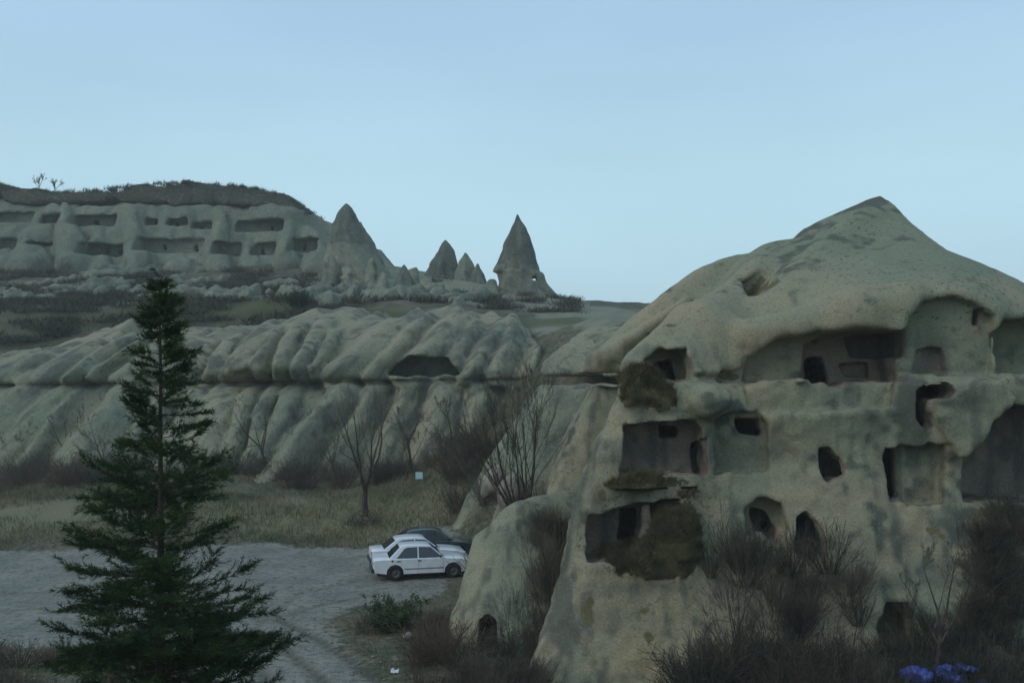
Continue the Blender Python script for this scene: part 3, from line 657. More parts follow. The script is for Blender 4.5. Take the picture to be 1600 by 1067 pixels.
# ------------------------------------------------------------------ the near rock with its cut dwellings
H = 0.072
S = Sculpt((-1.2, 27.0, -1.0), (19.0, 43.0, 16.6), H)
x, y, z = S.grid()
pts, val = [], []
def fc(px, py, D):
    p = P(px, py, D); pts.append((p[0], p[2])); val.append(D)
for q in ((780, 1060, 28.9), (850, 1060, 28.5), (950, 1060, 28.2), (1080, 1060, 28.2), (1250, 1060, 28.2), (1400, 1060, 28.3), (1600, 1060, 28.5), (1800, 1060, 29),
          (880, 900, 29.5), (1000, 930, 29.3), (1080, 900, 29.7), (890, 800, 30.0), (1000, 780, 30.1), (1090, 800, 30.3), (960, 755, 29.9), (1060, 762, 30.0),
          (930, 700, 30.2), (1000, 650, 30.2), (1100, 650, 30.3), (1110, 720, 30.4), (985, 600, 30.5), (1105, 625, 29.9), (1050, 602, 30.3), (1040, 540, 30.9), (1100, 560, 30.8), (1150, 592, 31.0),
          (1000, 520, 33.0), (1080, 490, 32.4), (1060, 440, 36.0), (1120, 420, 36.5), (1185, 385, 38.8), (1200, 450, 34.2), (1250, 480, 32.0), (1300, 482, 31.1), (1345, 495, 30.7), (1400, 472, 30.8), (1250, 420, 34.6), (1300, 375, 36.8), (1350, 330, 38.6),
          (1390, 312, 39.6), (1400, 400, 34.2), (1450, 432, 32.2), (1490, 400, 34.2), (1550, 432, 33.4), (1620, 450, 34), (1720, 500, 34), (1480, 454, 31.1), (1560, 482, 31.1), (1640, 490, 31.6),
          (1420, 590, 30.5), (1500, 588, 30.5), (1600, 588, 30.8), (1480, 530, 31.1), (1200, 600, 30.7), (1200, 655, 30.5), (1300, 645, 30.3), (1400, 645, 30.4), (1500, 630, 30.4), (1580, 640, 30.8), (1480, 690, 30.5),
          (1205, 720, 30.8), (1250, 765, 30.3), (1350, 700, 30.7), (1350, 800, 30.0), (1480, 810, 30.1), (1560, 760, 31.0), (1700, 760, 31.0), (1130, 785, 30.4), (1200, 870, 30.0), (1300, 880, 29.7), (1420, 870, 29.7), (1340, 960, 29.1), (1500, 920, 29.4), (1200, 960, 29.1), (1650, 900, 29.5),
          (1150, 480, 33.4), (1130, 520, 31.6), (1600, 540, 31.4)):
    fc(*q)
ev = tps(pts, val, 0.02); ev_rock = ev
XX, ZZ = np.meshgrid(S.x, S.z, indexing='ij')
Fn = ev(np.stack([XX.ravel(), ZZ.ravel()], 1)).reshape(XX.shape)
gxF, gzF = np.gradient(Fn, H)
w = 1 / np.sqrt(1 + np.clip(gxF, -2.5, 2.5) ** 2 + np.clip(gzF, -2.5, 2.5) ** 2)
S.d = ((Fn[:, None, :] - y) * w[:, None, :]).astype(np.float32)
# left flank: leaning outline of the corner, running back out of sight
flk = [P(a, b, d_) for a, b, d_ in ((822, 1080, 30.3), (850, 980, 30.3), (872, 900, 30.3), (890, 800, 30.3), (925, 700, 30.3), (950, 642, 30.3), (966, 600, 30.3), (980, 572, 30.3), (1022, 530, 30.6), (1066, 490, 31.5), (1105, 452, 33.5), (1150, 420, 35.5), (1195, 385, 37.5), (1225, 350, 38), (1270, 295, 38))]
fl = np.interp(S.z, [p[2] for p in flk], [p[0] for p in flk])[None, None, :]
sl_ = np.interp(S.z, [-1, 7.5, 9.5, 12, 14], [0.30, 0.26, 0.22, 0.12, 0.0])[None, None, :]
yr_ = np.interp(S.z, [p[2] for p in flk], [p[1] for p in flk])[None, None, :]
S.d = smax(S.d, np.broadcast_to(((fl + sl_ * (y - yr_) - x) * 0.85).astype(np.float32), S.d.shape), 0.9)
# skyline of the dome
sk = [(780, 600), (900, 560), (960, 505), (1000, 480), (1050, 442), (1100, 408), (1150, 386), (1185, 374), (1240, 370), (1262, 350), (1300, 331), (1330, 324), (1360, 310), (1383, 297), (1402, 318), (1425, 342), (1480, 384), (1540, 410), (1600, 437), (1700, 490), (1800, 560)]
skp = [P(a, b, float(np.interp(a, [1000, 1185, 1300, 1385, 1425, 1480, 1600], [38, 38.8, 38.6, 39.5, 37, 35, 34.2]))) for a, b in sk]
top = np.interp(S.x, [p[0] for p in skp], [p[2] for p in skp])
top = top[:, None, None]
S.d = smax(S.d, np.broadcast_to(((z - top + 0.05 * (y - 38) ** 2 * (y > 38)) * 0.8).astype(np.float32), S.d.shape), 0.10)
# the slab leaning against the back of the dome on the left
def lean_slab(poly, D, lean, low, k):
    q = [(P(a, b, D)[0], P(a, b, D)[2]) for a, b in poly]
    def f(x, y, z):
        X2 = x[:, 0, :] + 0 * z[:, 0, :]; Z2 = z[:, 0, :] + 0 * x[:, 0, :]
        e = (poly_sdf(X2, Z2, q)[:, None, :] + 0.05 * (y - D)).astype(np.float32)
        fr = D + np.where(z > EYE, lean * np.maximum(z - EYE, 0) ** 1.3, low * (z - EYE))
        return smax(e + 0 * y, (((fr - y) * 0.8) + 0 * x).astype(np.float32), k)
    S.add(f, (min(a for a, b in q) - 1, D - 5, min(b for a, b in q) - 1), (max(a for a, b in q) + 1, 44, max(b for a, b in q) + 1), 0.3)
lean_slab([(905, 584), (914, 566), (958, 520), (1008, 474), (1060, 436), (1108, 404), (1150, 386), (1185, 375), (1245, 372), (1300, 380), (1300, 590)], 36.3, 0.42, 0.5, 0.35)
lean_slab([(930, 602), (1100, 602), (1100, 860), (840, 860), (858, 745)], 37.2, 0.4, 0.28, 0.5)
S.cone(P(940, 560, 36.4), P(1075, 470, 37.6), 0.28, 0.25, 0.5)
# pale flap of rock beside the hook-shaped cave, knob on the ledge, rounded lip over the big alcove
S.prism([(1452, 604), (1475, 596), (1560, 592), (1588, 622), (1545, 668), (1512, 712), (1496, 716), (1478, 690), (1464, 655)], 30.2, 29.95, 33, 0.25, cut=False, rnd=0.15)
S.ell(P(1112, 626, 30.1), (0.55, 0.5, 0.42), 0.5)
S.cone(P(1180, 520, 31.4), P(1330, 492, 31.0), 0.45, 0.5, 0.8); S.cone(P(1330, 492, 31.0), P(1420, 470, 31.1), 0.5, 0.3, 0.6)
S.cone(P(985, 570, 30.9), P(1065, 500, 32.6), 0.25, 0.35, 0.6); S.cone(P(1105, 510, 32.4), P(1185, 420, 37.0), 0.6, 0.4, 1.0)
S.cone(P(1215, 470, 33.6), P(1350, 350, 38.0), 0.5, 0.3, 1.2)
# weathered surface
S.noise([(3.2, 0.17), (1.3, 0.04)], 11, 0.8, (1, 1, 1.3))
bed(S, EYE + 0.03, 0.13, 0.30, 5)
# rooms, windows and doors: (part name, outline in the photo, back distance, softness)
CUTS = [
 ('alcove', [(1165, 594), (1176, 560), (1215, 532), (1290, 519), (1345, 513), (1388, 520), (1398, 555), (1400, 594)], 32.0, 0.35),
 ('alcove', [(1172, 600), (1400, 594), (1398, 638), (1345, 640), (1210, 646), (1176, 632)], 31.0, 0.3),
 ('room', [(1250, 598), (1253, 538), (1290, 524), (1345, 517), (1380, 524), (1390, 598)], 32.9, 0.12),
 ('window_opening', [(1259, 561), (1283, 558), (1298, 596), (1290, 604), (1270, 606), (1257, 598)], 35.5, 0.05),
 ('niche', [(1312, 570), (1356, 567), (1357, 590), (1325, 590)], 33.35, 0.05),
 ('niche', [(1322, 526), (1383, 520), (1387, 562), (1330, 556)], 33.7, 0.1),
 ('alcove', [(1402, 584), (1403, 545), (1415, 500), (1440, 470), (1490, 462), (1530, 474), (1556, 492), (1554, 584)], 31.4, 0.40),
 ('niche', [(1427, 583), (1428, 546), (1472, 544), (1482, 583)], 31.75, 0.1),
 ('niche', [(1519, 508), (1521, 480), (1531, 480), (1531, 508)], 31.9, 0.06),
 ('alcove', [(1560, 584), (1558, 522), (1572, 497), (1640, 496), (1720, 510), (1800, 530), (1800, 584)], 32.8, 0.3),
 ('cave', [(1430, 655), (1432, 612), (1445, 600), (1475, 598), (1487, 611), (1479, 621), (1453, 624), (1452, 640), (1462, 668), (1440, 668)], 33.4, 0.08),
 ('cave', [(1510, 785), (1514, 712), (1547, 672), (1590, 634), (1760, 640), (1760, 800)], 33.4, 0.15),
 ('doorway', [(1383, 698), (1410, 698), (1413, 782), (1388, 783)], 35.0, 0.04),
 ('alcove', [(1411, 697), (1474, 697), (1482, 722), (1479, 788), (1415, 792)], 31.05, 0.14),
 ('window_opening', [(1281, 703), (1300, 700), (1320, 728), (1322, 742), (1294, 757), (1285, 748)], 34.5, 0.06),
 ('alcove', [(1118, 742), (1116, 662), (1130, 648), (1190, 642), (1204, 660), (1207, 738)], 31.15, 0.2),
 ('window_opening', [(1150, 655), (1187, 652), (1188, 679), (1153, 681)], 34.5, 0.05),
 ('room', [(968, 743), (974, 662), (1010, 658), (1085, 658), (1093, 670), (1095, 742)], 31.5, 0.07),
 ('window_opening', [(1032, 666), (1060, 665), (1060, 683), (1031, 683)], 34.0, 0.04),
 ('niche', [(1078, 692), (1092, 684), (1094, 738), (1082, 738)], 32.2, 0.04),
 ('room', [(913, 872), (917, 796), (960, 790), (1060, 777), (1066, 800), (1066, 860), (1000, 890)], 31.3, 0.08),
 ('doorway', [(962, 850), (968, 792), (994, 790), (998, 850)], 34.0, 0.05),
 ('window_opening', [(1020, 815), (1022, 782), (1058, 778), (1060, 815)], 34.0, 0.05),
 ('alcove', [(1003, 596), (1006, 562), (1040, 547), (1076, 547), (1080, 596)], 32.0, 0.22),
 ('window_opening', [(1024, 596), (1026, 566), (1050, 561), (1058, 596)], 34.0, 0.06),
 ('alcove', [(1166, 838), (1164, 792), (1185, 782), (1225, 784), (1229, 830)], 31.2, 0.18),
 ('niche', [(1172, 797), (1195, 801), (1210, 826), (1205, 845), (1185, 840), (1173, 820)], 32.2, 0.08),
 ('doorway', [(1236, 866), (1243, 806), (1256, 800), (1271, 815), (1282, 850), (1280, 866)], 34.5, 0.06),
 ('alcove', [(1350, 998), (1346, 952), (1365, 932), (1398, 932), (1402, 993)], 30.4, 0.18),
]
# openings cut in the back of a recess lie on that recess's wall, not on the outer face
WALL = {(1165, 594): 30.9, (1250, 598): 32.0, (1259, 561): 32.9, (1312, 570): 32.9, (1322, 526): 32.9, (1402, 584): 30.9, (1427, 583): 31.4, (1519, 508): 31.4, (1560, 584): 31.0, (1150, 655): 31.1, (1032, 666): 31.5, (1078, 692): 31.5, (962, 850): 31.3, (1020, 815): 31.3, (1024, 596): 31.8, (1172, 797): 31.2}
names = ['rock']
for nm_, pl, back, k in CUTS:
    names.append(nm_)
    S.prism(pl, WALL.get(pl[0], 30.4), 25.0, back, k * (0.45 if nm_ != 'alcove' else 0.75), len(names) - 1, True, 0.02, warp=0.03 if back > 33 else 0.06)
# the chambers behind the openings: (middle of the opening, distance of the wall it pierces, half-sizes)
for (a, b), wd, rx, rz_ in (((1272, 584), 32.9, .62, .6), ((1460, 620), 31.0, 1.1, .6), ((1306, 728), 30.4, .9, .8), ((1174, 668), 31.15, .9, .7), ((1048, 676), 31.5, .7, .6), ((985, 820), 31.3, .9, .9), ((1040, 803), 31.3, .6, .36), ((1044, 580), 32.0, .8, .7), ((1264, 838), 30.0, 1.0, 1.0), ((1195, 822), 31.2, .7, .6)):
    S.ell(P(a, b, wd + 1.65) + np.array([.25, 0, 0]), (rx, 1.35, rz_), .05, 0, True)
S.prism([(1350, 690), (1428, 690), (1428, 786), (1350, 786)], 31.6, 31.4, 34.5, .05)
for pl, D, back, k in (([(1160, 464), (1164, 440), (1205, 419), (1212, 426), (1182, 464)], 34.6, 35.6, 0.35), ([(1120, 598), (1130, 580), (1178, 578), (1185, 598)], 30.8, 31.5, 0.3)):
    S.prism(pl, D, 25.0, back, k)
# post left standing in the lower room
S.prism([(1000, 850), (1003, 790), (1014, 788), (1017, 850)], 30.4, 30.35, 30.75, 0.06, cut=False)
zhi = int((EYE + 0.7 - S.lo[2]) / H); keep_ = S.d[:, :, zhi:].copy()
S.flute((0, -0.1, -1), 0.45, 0.035, 8, 17, 0.4); S.noise([(0.45, 0.05), (0.2, 0.035)], 19, 0.4)
bl = np.clip(np.arange(keep_.shape[2]) * H / 1.2, 0, 0.72)[None, None, :].astype(np.float32); S.d[:, :, zhi:] = S.d[:, :, zhi:] * (1 - bl) + keep_ * bl; del keep_
# earth that slid onto the ledges, grown over
names.append('grass_bank'); gb = len(names) - 1
S.prism([(935, 888), (985, 868), (1015, 840), (1050, 806), (1074, 792), (1086, 815), (1088, 870), (1070, 900), (1010, 908), (965, 900)], 29.9, 29.55, 31.7, 0.5, gb, False, 0.3, 0.1)
S.prism([(978, 636), (980, 594), (998, 574), (1010, 576), (1032, 598), (1054, 614), (1052, 636)], 30.2, 29.95, 31.6, 0.35, gb, False, 0.25, 0.1)
S.ell(P(1005, 753, 30.2), (1.25, 0.55, 0.20), 0.15, gb); S.ell(P(1075, 768, 30.1), (0.35, 0.4, 0.22), 0.15, gb)
i = np.nonzero((np.abs(S.d) < 0.5) & (S.lab >= gb)); S.d[i] += fbm(S.x[i[0]], S.y[i[1]], S.z[i[2]], [(0.7, 0.16), (0.3, 0.10), (0.16, 0.05)], 21)
V, Q, L = S.build()
NEARV, NEARQ, NEARL = V, Q, L
base = np.array([9.0, 33.0, 0.0])
dwell = thing('rock_dwelling', base, 'big tan domed rock honeycombed with cut rooms, dark windows and doorways', 'cave dwelling')
def px_of(V):
    """photo position of points, for laying out stains and soil by the same coordinates as the carvings"""
    d = V - np.array([0, 0, EYE]); dep = d @ _f
    return 800 + FPX * (d @ _r) / dep, 533.5 - FPX * (d @ _u) / dep
def blob(V, c, rad, D=30.3, seed=0):
    p = P(c[0], c[1], D); q = np.hypot((V[:, 0] - p[0]) / rad[0], (V[:, 2] - p[2]) / rad[1]) + fbm(V[:, 0], V[:, 1], V[:, 2], [(0.8, 0.45), (0.3, 0.4), (0.12, 0.3)], seed)
    return np.clip((1.0 - q) / 0.6, 0, 1)
RA = rock_attrs(V, 1.0, 2, 0.6)
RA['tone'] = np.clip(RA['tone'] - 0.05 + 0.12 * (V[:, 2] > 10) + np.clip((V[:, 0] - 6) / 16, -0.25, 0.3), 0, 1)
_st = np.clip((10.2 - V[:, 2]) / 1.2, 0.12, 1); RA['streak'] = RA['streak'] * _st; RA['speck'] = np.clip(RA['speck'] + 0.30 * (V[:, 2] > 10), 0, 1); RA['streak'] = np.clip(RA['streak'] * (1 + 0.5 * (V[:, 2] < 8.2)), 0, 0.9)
RA['lich'] = np.clip(RA['lich'] + np.clip((V[:, 0] - 6) / 40, -0.05, 0.12) + 0.05, 0, 1)
for c_, r_ in (((990, 985), (1.9, 2.0)), ((960, 920), (1.0, 0.8)), ((1050, 900), (0.7, 1.0))): RA['loam'] = np.maximum(RA['loam'], 0.85 * blob(V, c_, r_))
for c_, r_ in (((1003, 970), (0.30, 0.22)), ((1000, 940), (0.28, 0.16)), ((915, 940), (0.22, 0.4)), ((1150, 588), (0.7, 0.15)), ((1060, 505), (0.3, 0.12)), ((1185, 445), (0.5, 0.5)), ((940, 770), (0.2, 0.3)), ((1450, 830), (0.5, 0.3)), ((1560, 800), (0.9, 0.35))):
    RA['moss'] = np.maximum(RA['moss'], 0.7 * blob(V, c_, r_, 30.3 if c_[1] > 480 else 35, 4))
for k in range(len(names)):
    mk = L == k
    if mk.sum() < 6: continue
    nm_ = 'rock_mass' if k == 0 else names[k]
    mt = M['tuff'] if k == 0 or names[k] == 'alcove' else M['moss'] if k == gb else M['cave']
    q = Q[mk]; u, inv = np.unique(q, return_inverse=True)
    q = inv.reshape(q.shape); v = V[u]
    if k == gb:                       # one part for every separate bank
        lab_ = np.where(v[:, 2] > 7.0, 0, np.where(v[:, 2] > 5.05, 1, 2))
        for g in (0, 1, 2):
            fm = (lab_[q] == g).all(1)
            if fm.any():
                v2, q2 = sub(v, q, fm); obj(nm_, mesh(nm_, v2 - base, q2, mt, True, rock_attrs(v2, 0.5, 4)), dwell)
        continue
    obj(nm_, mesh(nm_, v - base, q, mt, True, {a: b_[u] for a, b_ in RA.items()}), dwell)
del S

# the leaning boulder in front of the cars, with a small hole at its foot
S = Sculpt((-3.2, 28.5, -0.8), (2.6, 38.5, 5.2), 0.07)
S.cone(P(806, 812, 34.0), P(755, 985, 32.4), 0.5, 1.05, 0.5); S.cone(P(770, 858, 34.4), P(748, 1000, 32.6), 0.7, 1.0, 0.5); S.cone(P(840, 815, 35.0), P(830, 1000, 32.2), 0.8, 1.1, 0.6); S.cone(P(800, 830, 34.2), P(800, 1010, 31.9), 0.5, 1.2, 0.6)
S.ell(P(880, 860, 36.0), (1.3, 1.5, 2.0), 0.6)
S.noise([(1.8, 0.16), (0.7, 0.07), (0.3, 0.03)], 31, 0.7)
S.prism([(748, 1008), (750, 968), (762, 960), (776, 966), (778, 1008)], 31.6, 28, 33.0, 0.1, 1)
V, Q, L = S.build()
t = thing('leaning_boulder', (0, 33, 0), 'leaning pale tan boulder with a small dark hole at its foot, hiding the car bonnets', 'boulder')
for nm_, k, mt in (('rock_mass', 0, M['tuff']), ('hole', 1, M['cave'])):
    v, q = sub(V, Q, L == k); a_ = rock_attrs(v, 0.8, 12); obj(nm_, mesh(nm_, v - np.array([0, 33, 0]), q, mt, True, a_), t)
def boulder(label, c, rad, seed, mat='pale', h=0.06, name='boulder', rot=0.0, octs=((0.9, 0.16), (0.35, 0.06))):
    m = max(rad) * 1.3
    S = Sculpt((-m, -m, -m), (m, m, m), h); S.ell((0, 0, 0), rad, 0.3, rot=rot)
    S.noise([(a * max(rad) / 0.8, b * max(rad) / 0.8) for a, b in octs], seed, 1.0)
    V, Q, L = S.build()
    return tag(obj(name, mesh(name, V, Q, M[mat], True, rock_attrs(V + np.array(c), 0.6, seed)), None, c), label, 'boulder')
boulder('rounded pinkish boulder behind the big bare tree', P(800, 775, 39.5), (0.55, 0.6, 0.75), 41)
boulder('upright pale stone left of the rounded pinkish boulder behind the tree', P(768, 775, 41.5), (0.45, 0.5, 1.15), 42, rot=-0.25)
g0 = on_ground(637, 1000); boulder('small white stone lying among the dry shrubs in front of the lot', (g0[0], g0[1], 0.14), (0.19, 0.15, 0.14), 43, 'pale', 0.025, 'stone')
# ------------------------------------------------------------------ cars
def extrude_body(name, outline, hw, mat, parent, top_hw=None, z0=None, z1=None, inset=0.045, rnd=0.05, bulge=0.012, keep=-1.0, ntop=10**6):
    """closed side outline (x, z) swept across the car with rounded shoulders; tumblehome between z0 and z1"""
    n = len(outline); c = np.mean(outline, 0)
    def half(z):
        if top_hw is None: return hw
        t = min(max((z - z0) / (z1 - z0), 0), 1); return hw + (top_hw - hw) * t
    O = np.array(outline, float)
    nxt = np.roll(O, -1, 0) - np.roll(O, 1, 0); nrm = np.stack([nxt[:, 1], -nxt[:, 0]], 1); nrm /= np.linalg.norm(nrm, axis=1)[:, None] + 1e-9
    area = 0.5 * np.sum(O[:, 0] * np.roll(O[:, 1], -1) - np.roll(O[:, 0], -1) * O[:, 1])
    if area > 0: nrm = -nrm                      # nrm now points inward
    rings = []
    for f, ins in ((-1.0, inset), (-1.0 + rnd * 0.35, inset * 0.3), (-1.0 + rnd, 0), (0, -bulge), (1.0 - rnd, 0), (1.0 - rnd * 0.35, inset * 0.3), (1.0, inset)):
        rings.append([(p[0] + m_[0] * ins * (p[1] > keep), f * half(p[1]), p[1] + m_[1] * ins * (p[1] > keep)) if i_ < ntop else (p[0], f * half(p[1]), p[1]) for i_, (p, m_) in enumerate(zip(O, nrm))])
    V = [v for r_ in rings for v in r_]; F = []
    for k in range(len(rings) - 1):
        for i in range(n):
            j = (i + 1) % n; F.append((k * n + i, k * n + j, (k + 1) * n + j, (k + 1) * n + i))
    F.append(tuple(range(n))); F.append(tuple(reversed(range((len(rings) - 1) * n, len(rings) * n))))
    me = mesh(name, V, F, mat, False)
    bm = bmesh.new(); bm.from_mesh(me); bmesh.ops.recalc_face_normals(bm, faces=bm.faces[:])
    for f in bm.faces: f.smooth = len(f.verts) == 4
    bm.to_mesh(me); bm.free()
    return obj(name, me, parent)
def box(name, lo, hi, mat, parent, bev=0.012):
    bm = bmesh.new(); bmesh.ops.create_cube(bm, size=1.0)
    for v in bm.verts:
        v.co = Vector([(a + b) / 2 + c * (b - a) for a, b, c in zip(lo, hi, v.co)])
    if bev: bmesh.ops.bevel(bm, geom=bm.edges[:], offset=min(bev, 0.4 * min(b - a for a, b in zip(lo, hi))), segments=1, affect='EDGES')
    me = bpy.data.meshes.new(name); bm.to_mesh(me); bm.free(); me.materials.append(mat)
    return obj(name, me, parent)
def plate(name, pts, thick, mat, parent):
    """thin slab: pts is a 3-D polygon, thickened along its normal"""
    P3 = [Vector(p) for p in pts]; nrm = (P3[1] - P3[0]).cross(P3[2] - P3[0]).normalized() * thick
    n = len(P3); V = [p + nrm for p in P3] + [p - nrm for p in P3]
    F = [tuple(range(n)), tuple(reversed(range(n, 2 * n)))] + [(i, n + i, n + (i + 1) % n, (i + 1) % n) for i in range(n)]
    return obj(name, mesh(name, V, F, mat, False), parent)
def lathe(name, prof, mat, parent, loc, seg=20):
    """profile (radius, y) spun about the y axis"""
    V = [(r_ * math.cos(2 * math.pi * i / seg), y_, r_ * math.sin(2 * math.pi * i / seg)) for r_, y_ in prof for i in range(seg)]
    m = len(prof); F = [(k * seg + i, k * seg + (i + 1) % seg, ((k + 1) % m) * seg + (i + 1) % seg, ((k + 1) % m) * seg + i) for k in range(m if prof[0][0] > 0.02 else m - 1) for i in range(seg)]
    return obj(name, mesh(name, V, F, mat), parent, loc)
def arch(cx, r_, z, n=7):
    a0 = math.asin(max(min((z - 0.29) / r_, 1), -1))
    return [(cx + r_ * math.cos(a), 0.29 + r_ * math.sin(a)) for a in np.linspace(a0, math.pi - a0, n)]
def make_car(label, loc, rz, paint, kind):
    t = thing('parked_car', loc, label, 'car', 'cars parked side by side on the gravel lot', rz)
    xr, xf = -1.17, 1.27
    if kind == 'saloon':
        low = [(2.05, .33), (2.10, .42), (2.10, .68), (2.07, .735), (1.6, .80), (1.0, .855), (.90, .87), (-1.30, .885), (-1.7, .88), (-2.03, .865), (-2.07, .83), (-2.07, .50), (-2.02, .34)]
        cab = [(1.04, .82), (.92, .87), (.36, 1.33), (.24, 1.375), (-.30, 1.40), (-.80, 1.385), (-.93, 1.345), (-1.42, .885), (-1.48, .82)]
        gl = dict(front=[(.80, .895), (.34, 1.29), (-.15, 1.315), (-.15, .895)], rear=[(-.24, .895), (-.24, 1.315), (-.64, 1.305), (-.76, 1.26), (-1.08, .91)], ws=[(.91, .895), (.385, 1.325)], rw=[(-.965, 1.32), (-1.40, .91)], q=None)
    elif kind == 'coupe':
        low = [(2.05, .33), (2.12, .42), (2.10, .64), (2.05, .70), (1.6, .78), (1.0, .845), (.88, .865), (-1.28, .90), (-1.65, .915), (-2.04, .90), (-2.09, .85), (-2.08, .50), (-2.02, .33)]
        cab = [(1.06, .80), (.94, .86), (.32, 1.31), (.16, 1.36), (-.35, 1.385), (-.82, 1.35), (-.98, 1.30), (-1.55, .915), (-1.62, .85)]
        gl = dict(front=[(.80, .89), (.31, 1.265), (-.13, 1.295), (-.13, .89)], rear=[(-.21, .89), (-.21, 1.295), (-.68, 1.28), (-.82, 1.24), (-1.24, .95), (-1.16, .905)], ws=[(.92, .89), (.345, 1.295)], rw=[(-1.02, 1.275), (-1.52, .94)], q=None)
    else:
        low = [(1.92, .33), (1.98, .42), (1.97, .66), (1.90, .73), (1.5, .80), (1.0, .85), (.88, .87), (-1.28, .89), (-1.78, .89), (-1.87, .84), (-1.88, .50), (-1.84, .33)]
        cab = [(1.06, .80), (.94, .86), (.29, 1.35), (.12, 1.395), (-.45, 1.415), (-1.0, 1.375), (-1.16, 1.32), (-1.76, .90), (-1.80, .84)]
        gl = dict(front=[(.78, .895), (.28, 1.305), (-.15, 1.33), (-.15, .895)], rear=[(-.23, .895), (-.23, 1.33), (-.88, 1.30), (-1.02, 1.25), (-1.38, .92), (-1.34, .90)], ws=[(.91, .895), (.32, 1.33)], rw=[(-1.20, 1.29), (-1.72, .93)], q=None)
        xf, xr = 1.20, -1.20
    ra = .365
    bott = [(xr - ra - .02, .27)] + [p for p in reversed(arch(xr, ra, .24))] + [(xr + ra + .02, .25), (xf - ra - .02, .25)] + [p for p in reversed(arch(xf, ra, .24))] + [(xf + ra + .02, .25)]
    W = .80
    body = extrude_body('body', low + bott, W, paint, t, inset=.035, rnd=.07, keep=.36, ntop=len(low))
    cabin = extrude_body('cabin', cab, .775, paint, t, .60, .85, 1.40, inset=.02, rnd=.06, bulge=0)
    def hw(z): return .775 + (.60 - .775) * min(max((z - .85) / .55, 0), 1)
    for s in (-1, 1):
        for nm_ in ('front', 'rear'):
            pts = [(px_, s * (hw(pz) + .003), pz) for px_, pz in gl[nm_]]
            fr = [(px_, s * (hw(pz) + .0015), pz) for px_, pz in [(a + (a - np.mean([g[0] for g in gl[nm_]])) * .035, b + (b - np.mean([g[1] for g in gl[nm_]])) * .05) for a, b in gl[nm_]]]
            door = plate('door_frame', fr, .004, M['plastic'], t)
            plate('window', pts, .005, M['glass'], t)
        for xh in (-.12, -1.0 if kind != 'hatch' else -.95):
            box('door_handle', (xh - .10, s * (W + .002) - .012, .755), (xh + .06, s * (W + .002) + .014, .80), M['plastic'], t, .006)
        for xs_ in ((.86, .28, .85), (-.19, .28, .86), (-.90, .56, .86)):
            box('door_seam', (xs_[0] - .004, s * W - .006, xs_[1]), (xs_[0] + .004, s * W + .0025, xs_[2]), M['trim'], t, 0)
        box('side_trim', (xr + ra + .02, s * W - .01, .42), (xf - ra - .02, s * W + .012, .475), M['trim'], t, .006)
        box('headlight', (2.0 if kind != 'hatch' else 1.86, s * .68 - .10, .56), ((2.112 if kind != 'hatch' else 1.985), s * .68 + .09, .69), M['clear_lens'], t, .015)
        tl = -2.075 if kind != 'hatch' else -1.90
        if kind == 'coupe': box('taillight', (tl - .02, s * .66 - .13, .70), (tl + .10, s * .66 + .148, .87), M['red_lens'], t, .015)
        else: box('taillight', (tl - .008, s * .62 - .14, .64), (tl + .05, s * .62 + .13, .80), M['plastic' if kind == 'saloon' else 'red_lens'], t, .012)
        box('wing_mirror', (.70, s * .80 - .03 + s * .03, .88), (.80, s * .80 + .05 + s * .05, .99), M['plastic'], t, .02)
    for (x0, z0), (x1, z1), nm_ in ((gl['ws'][0], gl['ws'][1], 'windscreen'), (gl['rw'][0], gl['rw'][1], 'rear_window')):
        sg = 1 if nm_ == 'windscreen' else -1
        dx, dz = x1 - x0, z1 - z0; l_ = math.hypot(dx, dz); ox, oz = (dz / l_ * .004 * sg, -dx / l_ * .004 * sg)
        if oz < 0: ox, oz = -ox, -oz
        pts = [(x0 + ox, -(hw(z0) - .09), z0 + oz), (x0 + ox, hw(z0) - .09, z0 + oz), (x1 + ox, hw(z1) - .08, z1 + oz), (x1 + ox, -(hw(z1) - .08), z1 + oz)]
        plate(nm_, pts, .006, M['glass'], t)
    fx2 = 2.05 if kind != 'hatch' else 1.92; rx2 = -2.02 if kind != 'hatch' else -1.83
    box('front_bumper', (fx2 - .08, -W + .01, .33), (fx2 + .14, W - .01, .50), M['plastic'], t, .04)
    box('rear_bumper', (rx2 - .14, -W + .01, .33), (rx2 + .12, W - .01, .52), M['plastic'], t, .04)
    box('grille', (fx2 + .02, -.55, .57), (fx2 + .062, .55, .69), M['plastic'], t, .01)
    box('underbody', (-1.9, -.66, .17), (1.85, .66, .33), M['plastic'], t, .02)
    if kind == 'saloon':
        for s in (-1, 1): lathe('fuel_cap', [(.0, .0), (.045, .0), (.05, -.012 * s)], M['plastic'], t, (-1.28, s * (W + .004), .80), 10)
    for xw in (xr, xf):
        for s in (-1, 1):
            yw = s * .715
            wb = .085
            ty = lathe('wheel', [(.18, -wb), (.275, -wb * 1.02), (.302, -wb * .75), (.302, wb * .75), (.275, wb * 1.02), (.18, wb)], M['rubber'], t, (xw, yw, .302), 22)
            lathe('rim', [(.001, s * .045), (.06, s * .065), (.075, s * .04), (.14, s * .03), (.165, s * .07), (.185, s * .086)], M['rim'], ty, (0, 0, 0), 18)
    return t
def car_at(px, py, dx=0, dy=0):
    g = on_ground(px, py); return (g[0] + dx, g[1] + dy, 0.02)
c0 = car_at(657, 902)
make_car('white boxy saloon parked nearest, its nose behind the leaning boulder', (c0[0], c0[1] + .35, .02), R(11), M['white_paint'], 'saloon')
make_car('white saloon with a bright red tail lamp, in the middle of three parked cars', (c0[0] - .40, c0[1] + 2.5, .02), R(13), M['white_paint'], 'coupe')
make_car('dark green hatchback parked farthest, against the dry grass bank', (c0[0] + .10, c0[1] + 4.7, .02), R(10), M['dark_paint'], 'hatch')

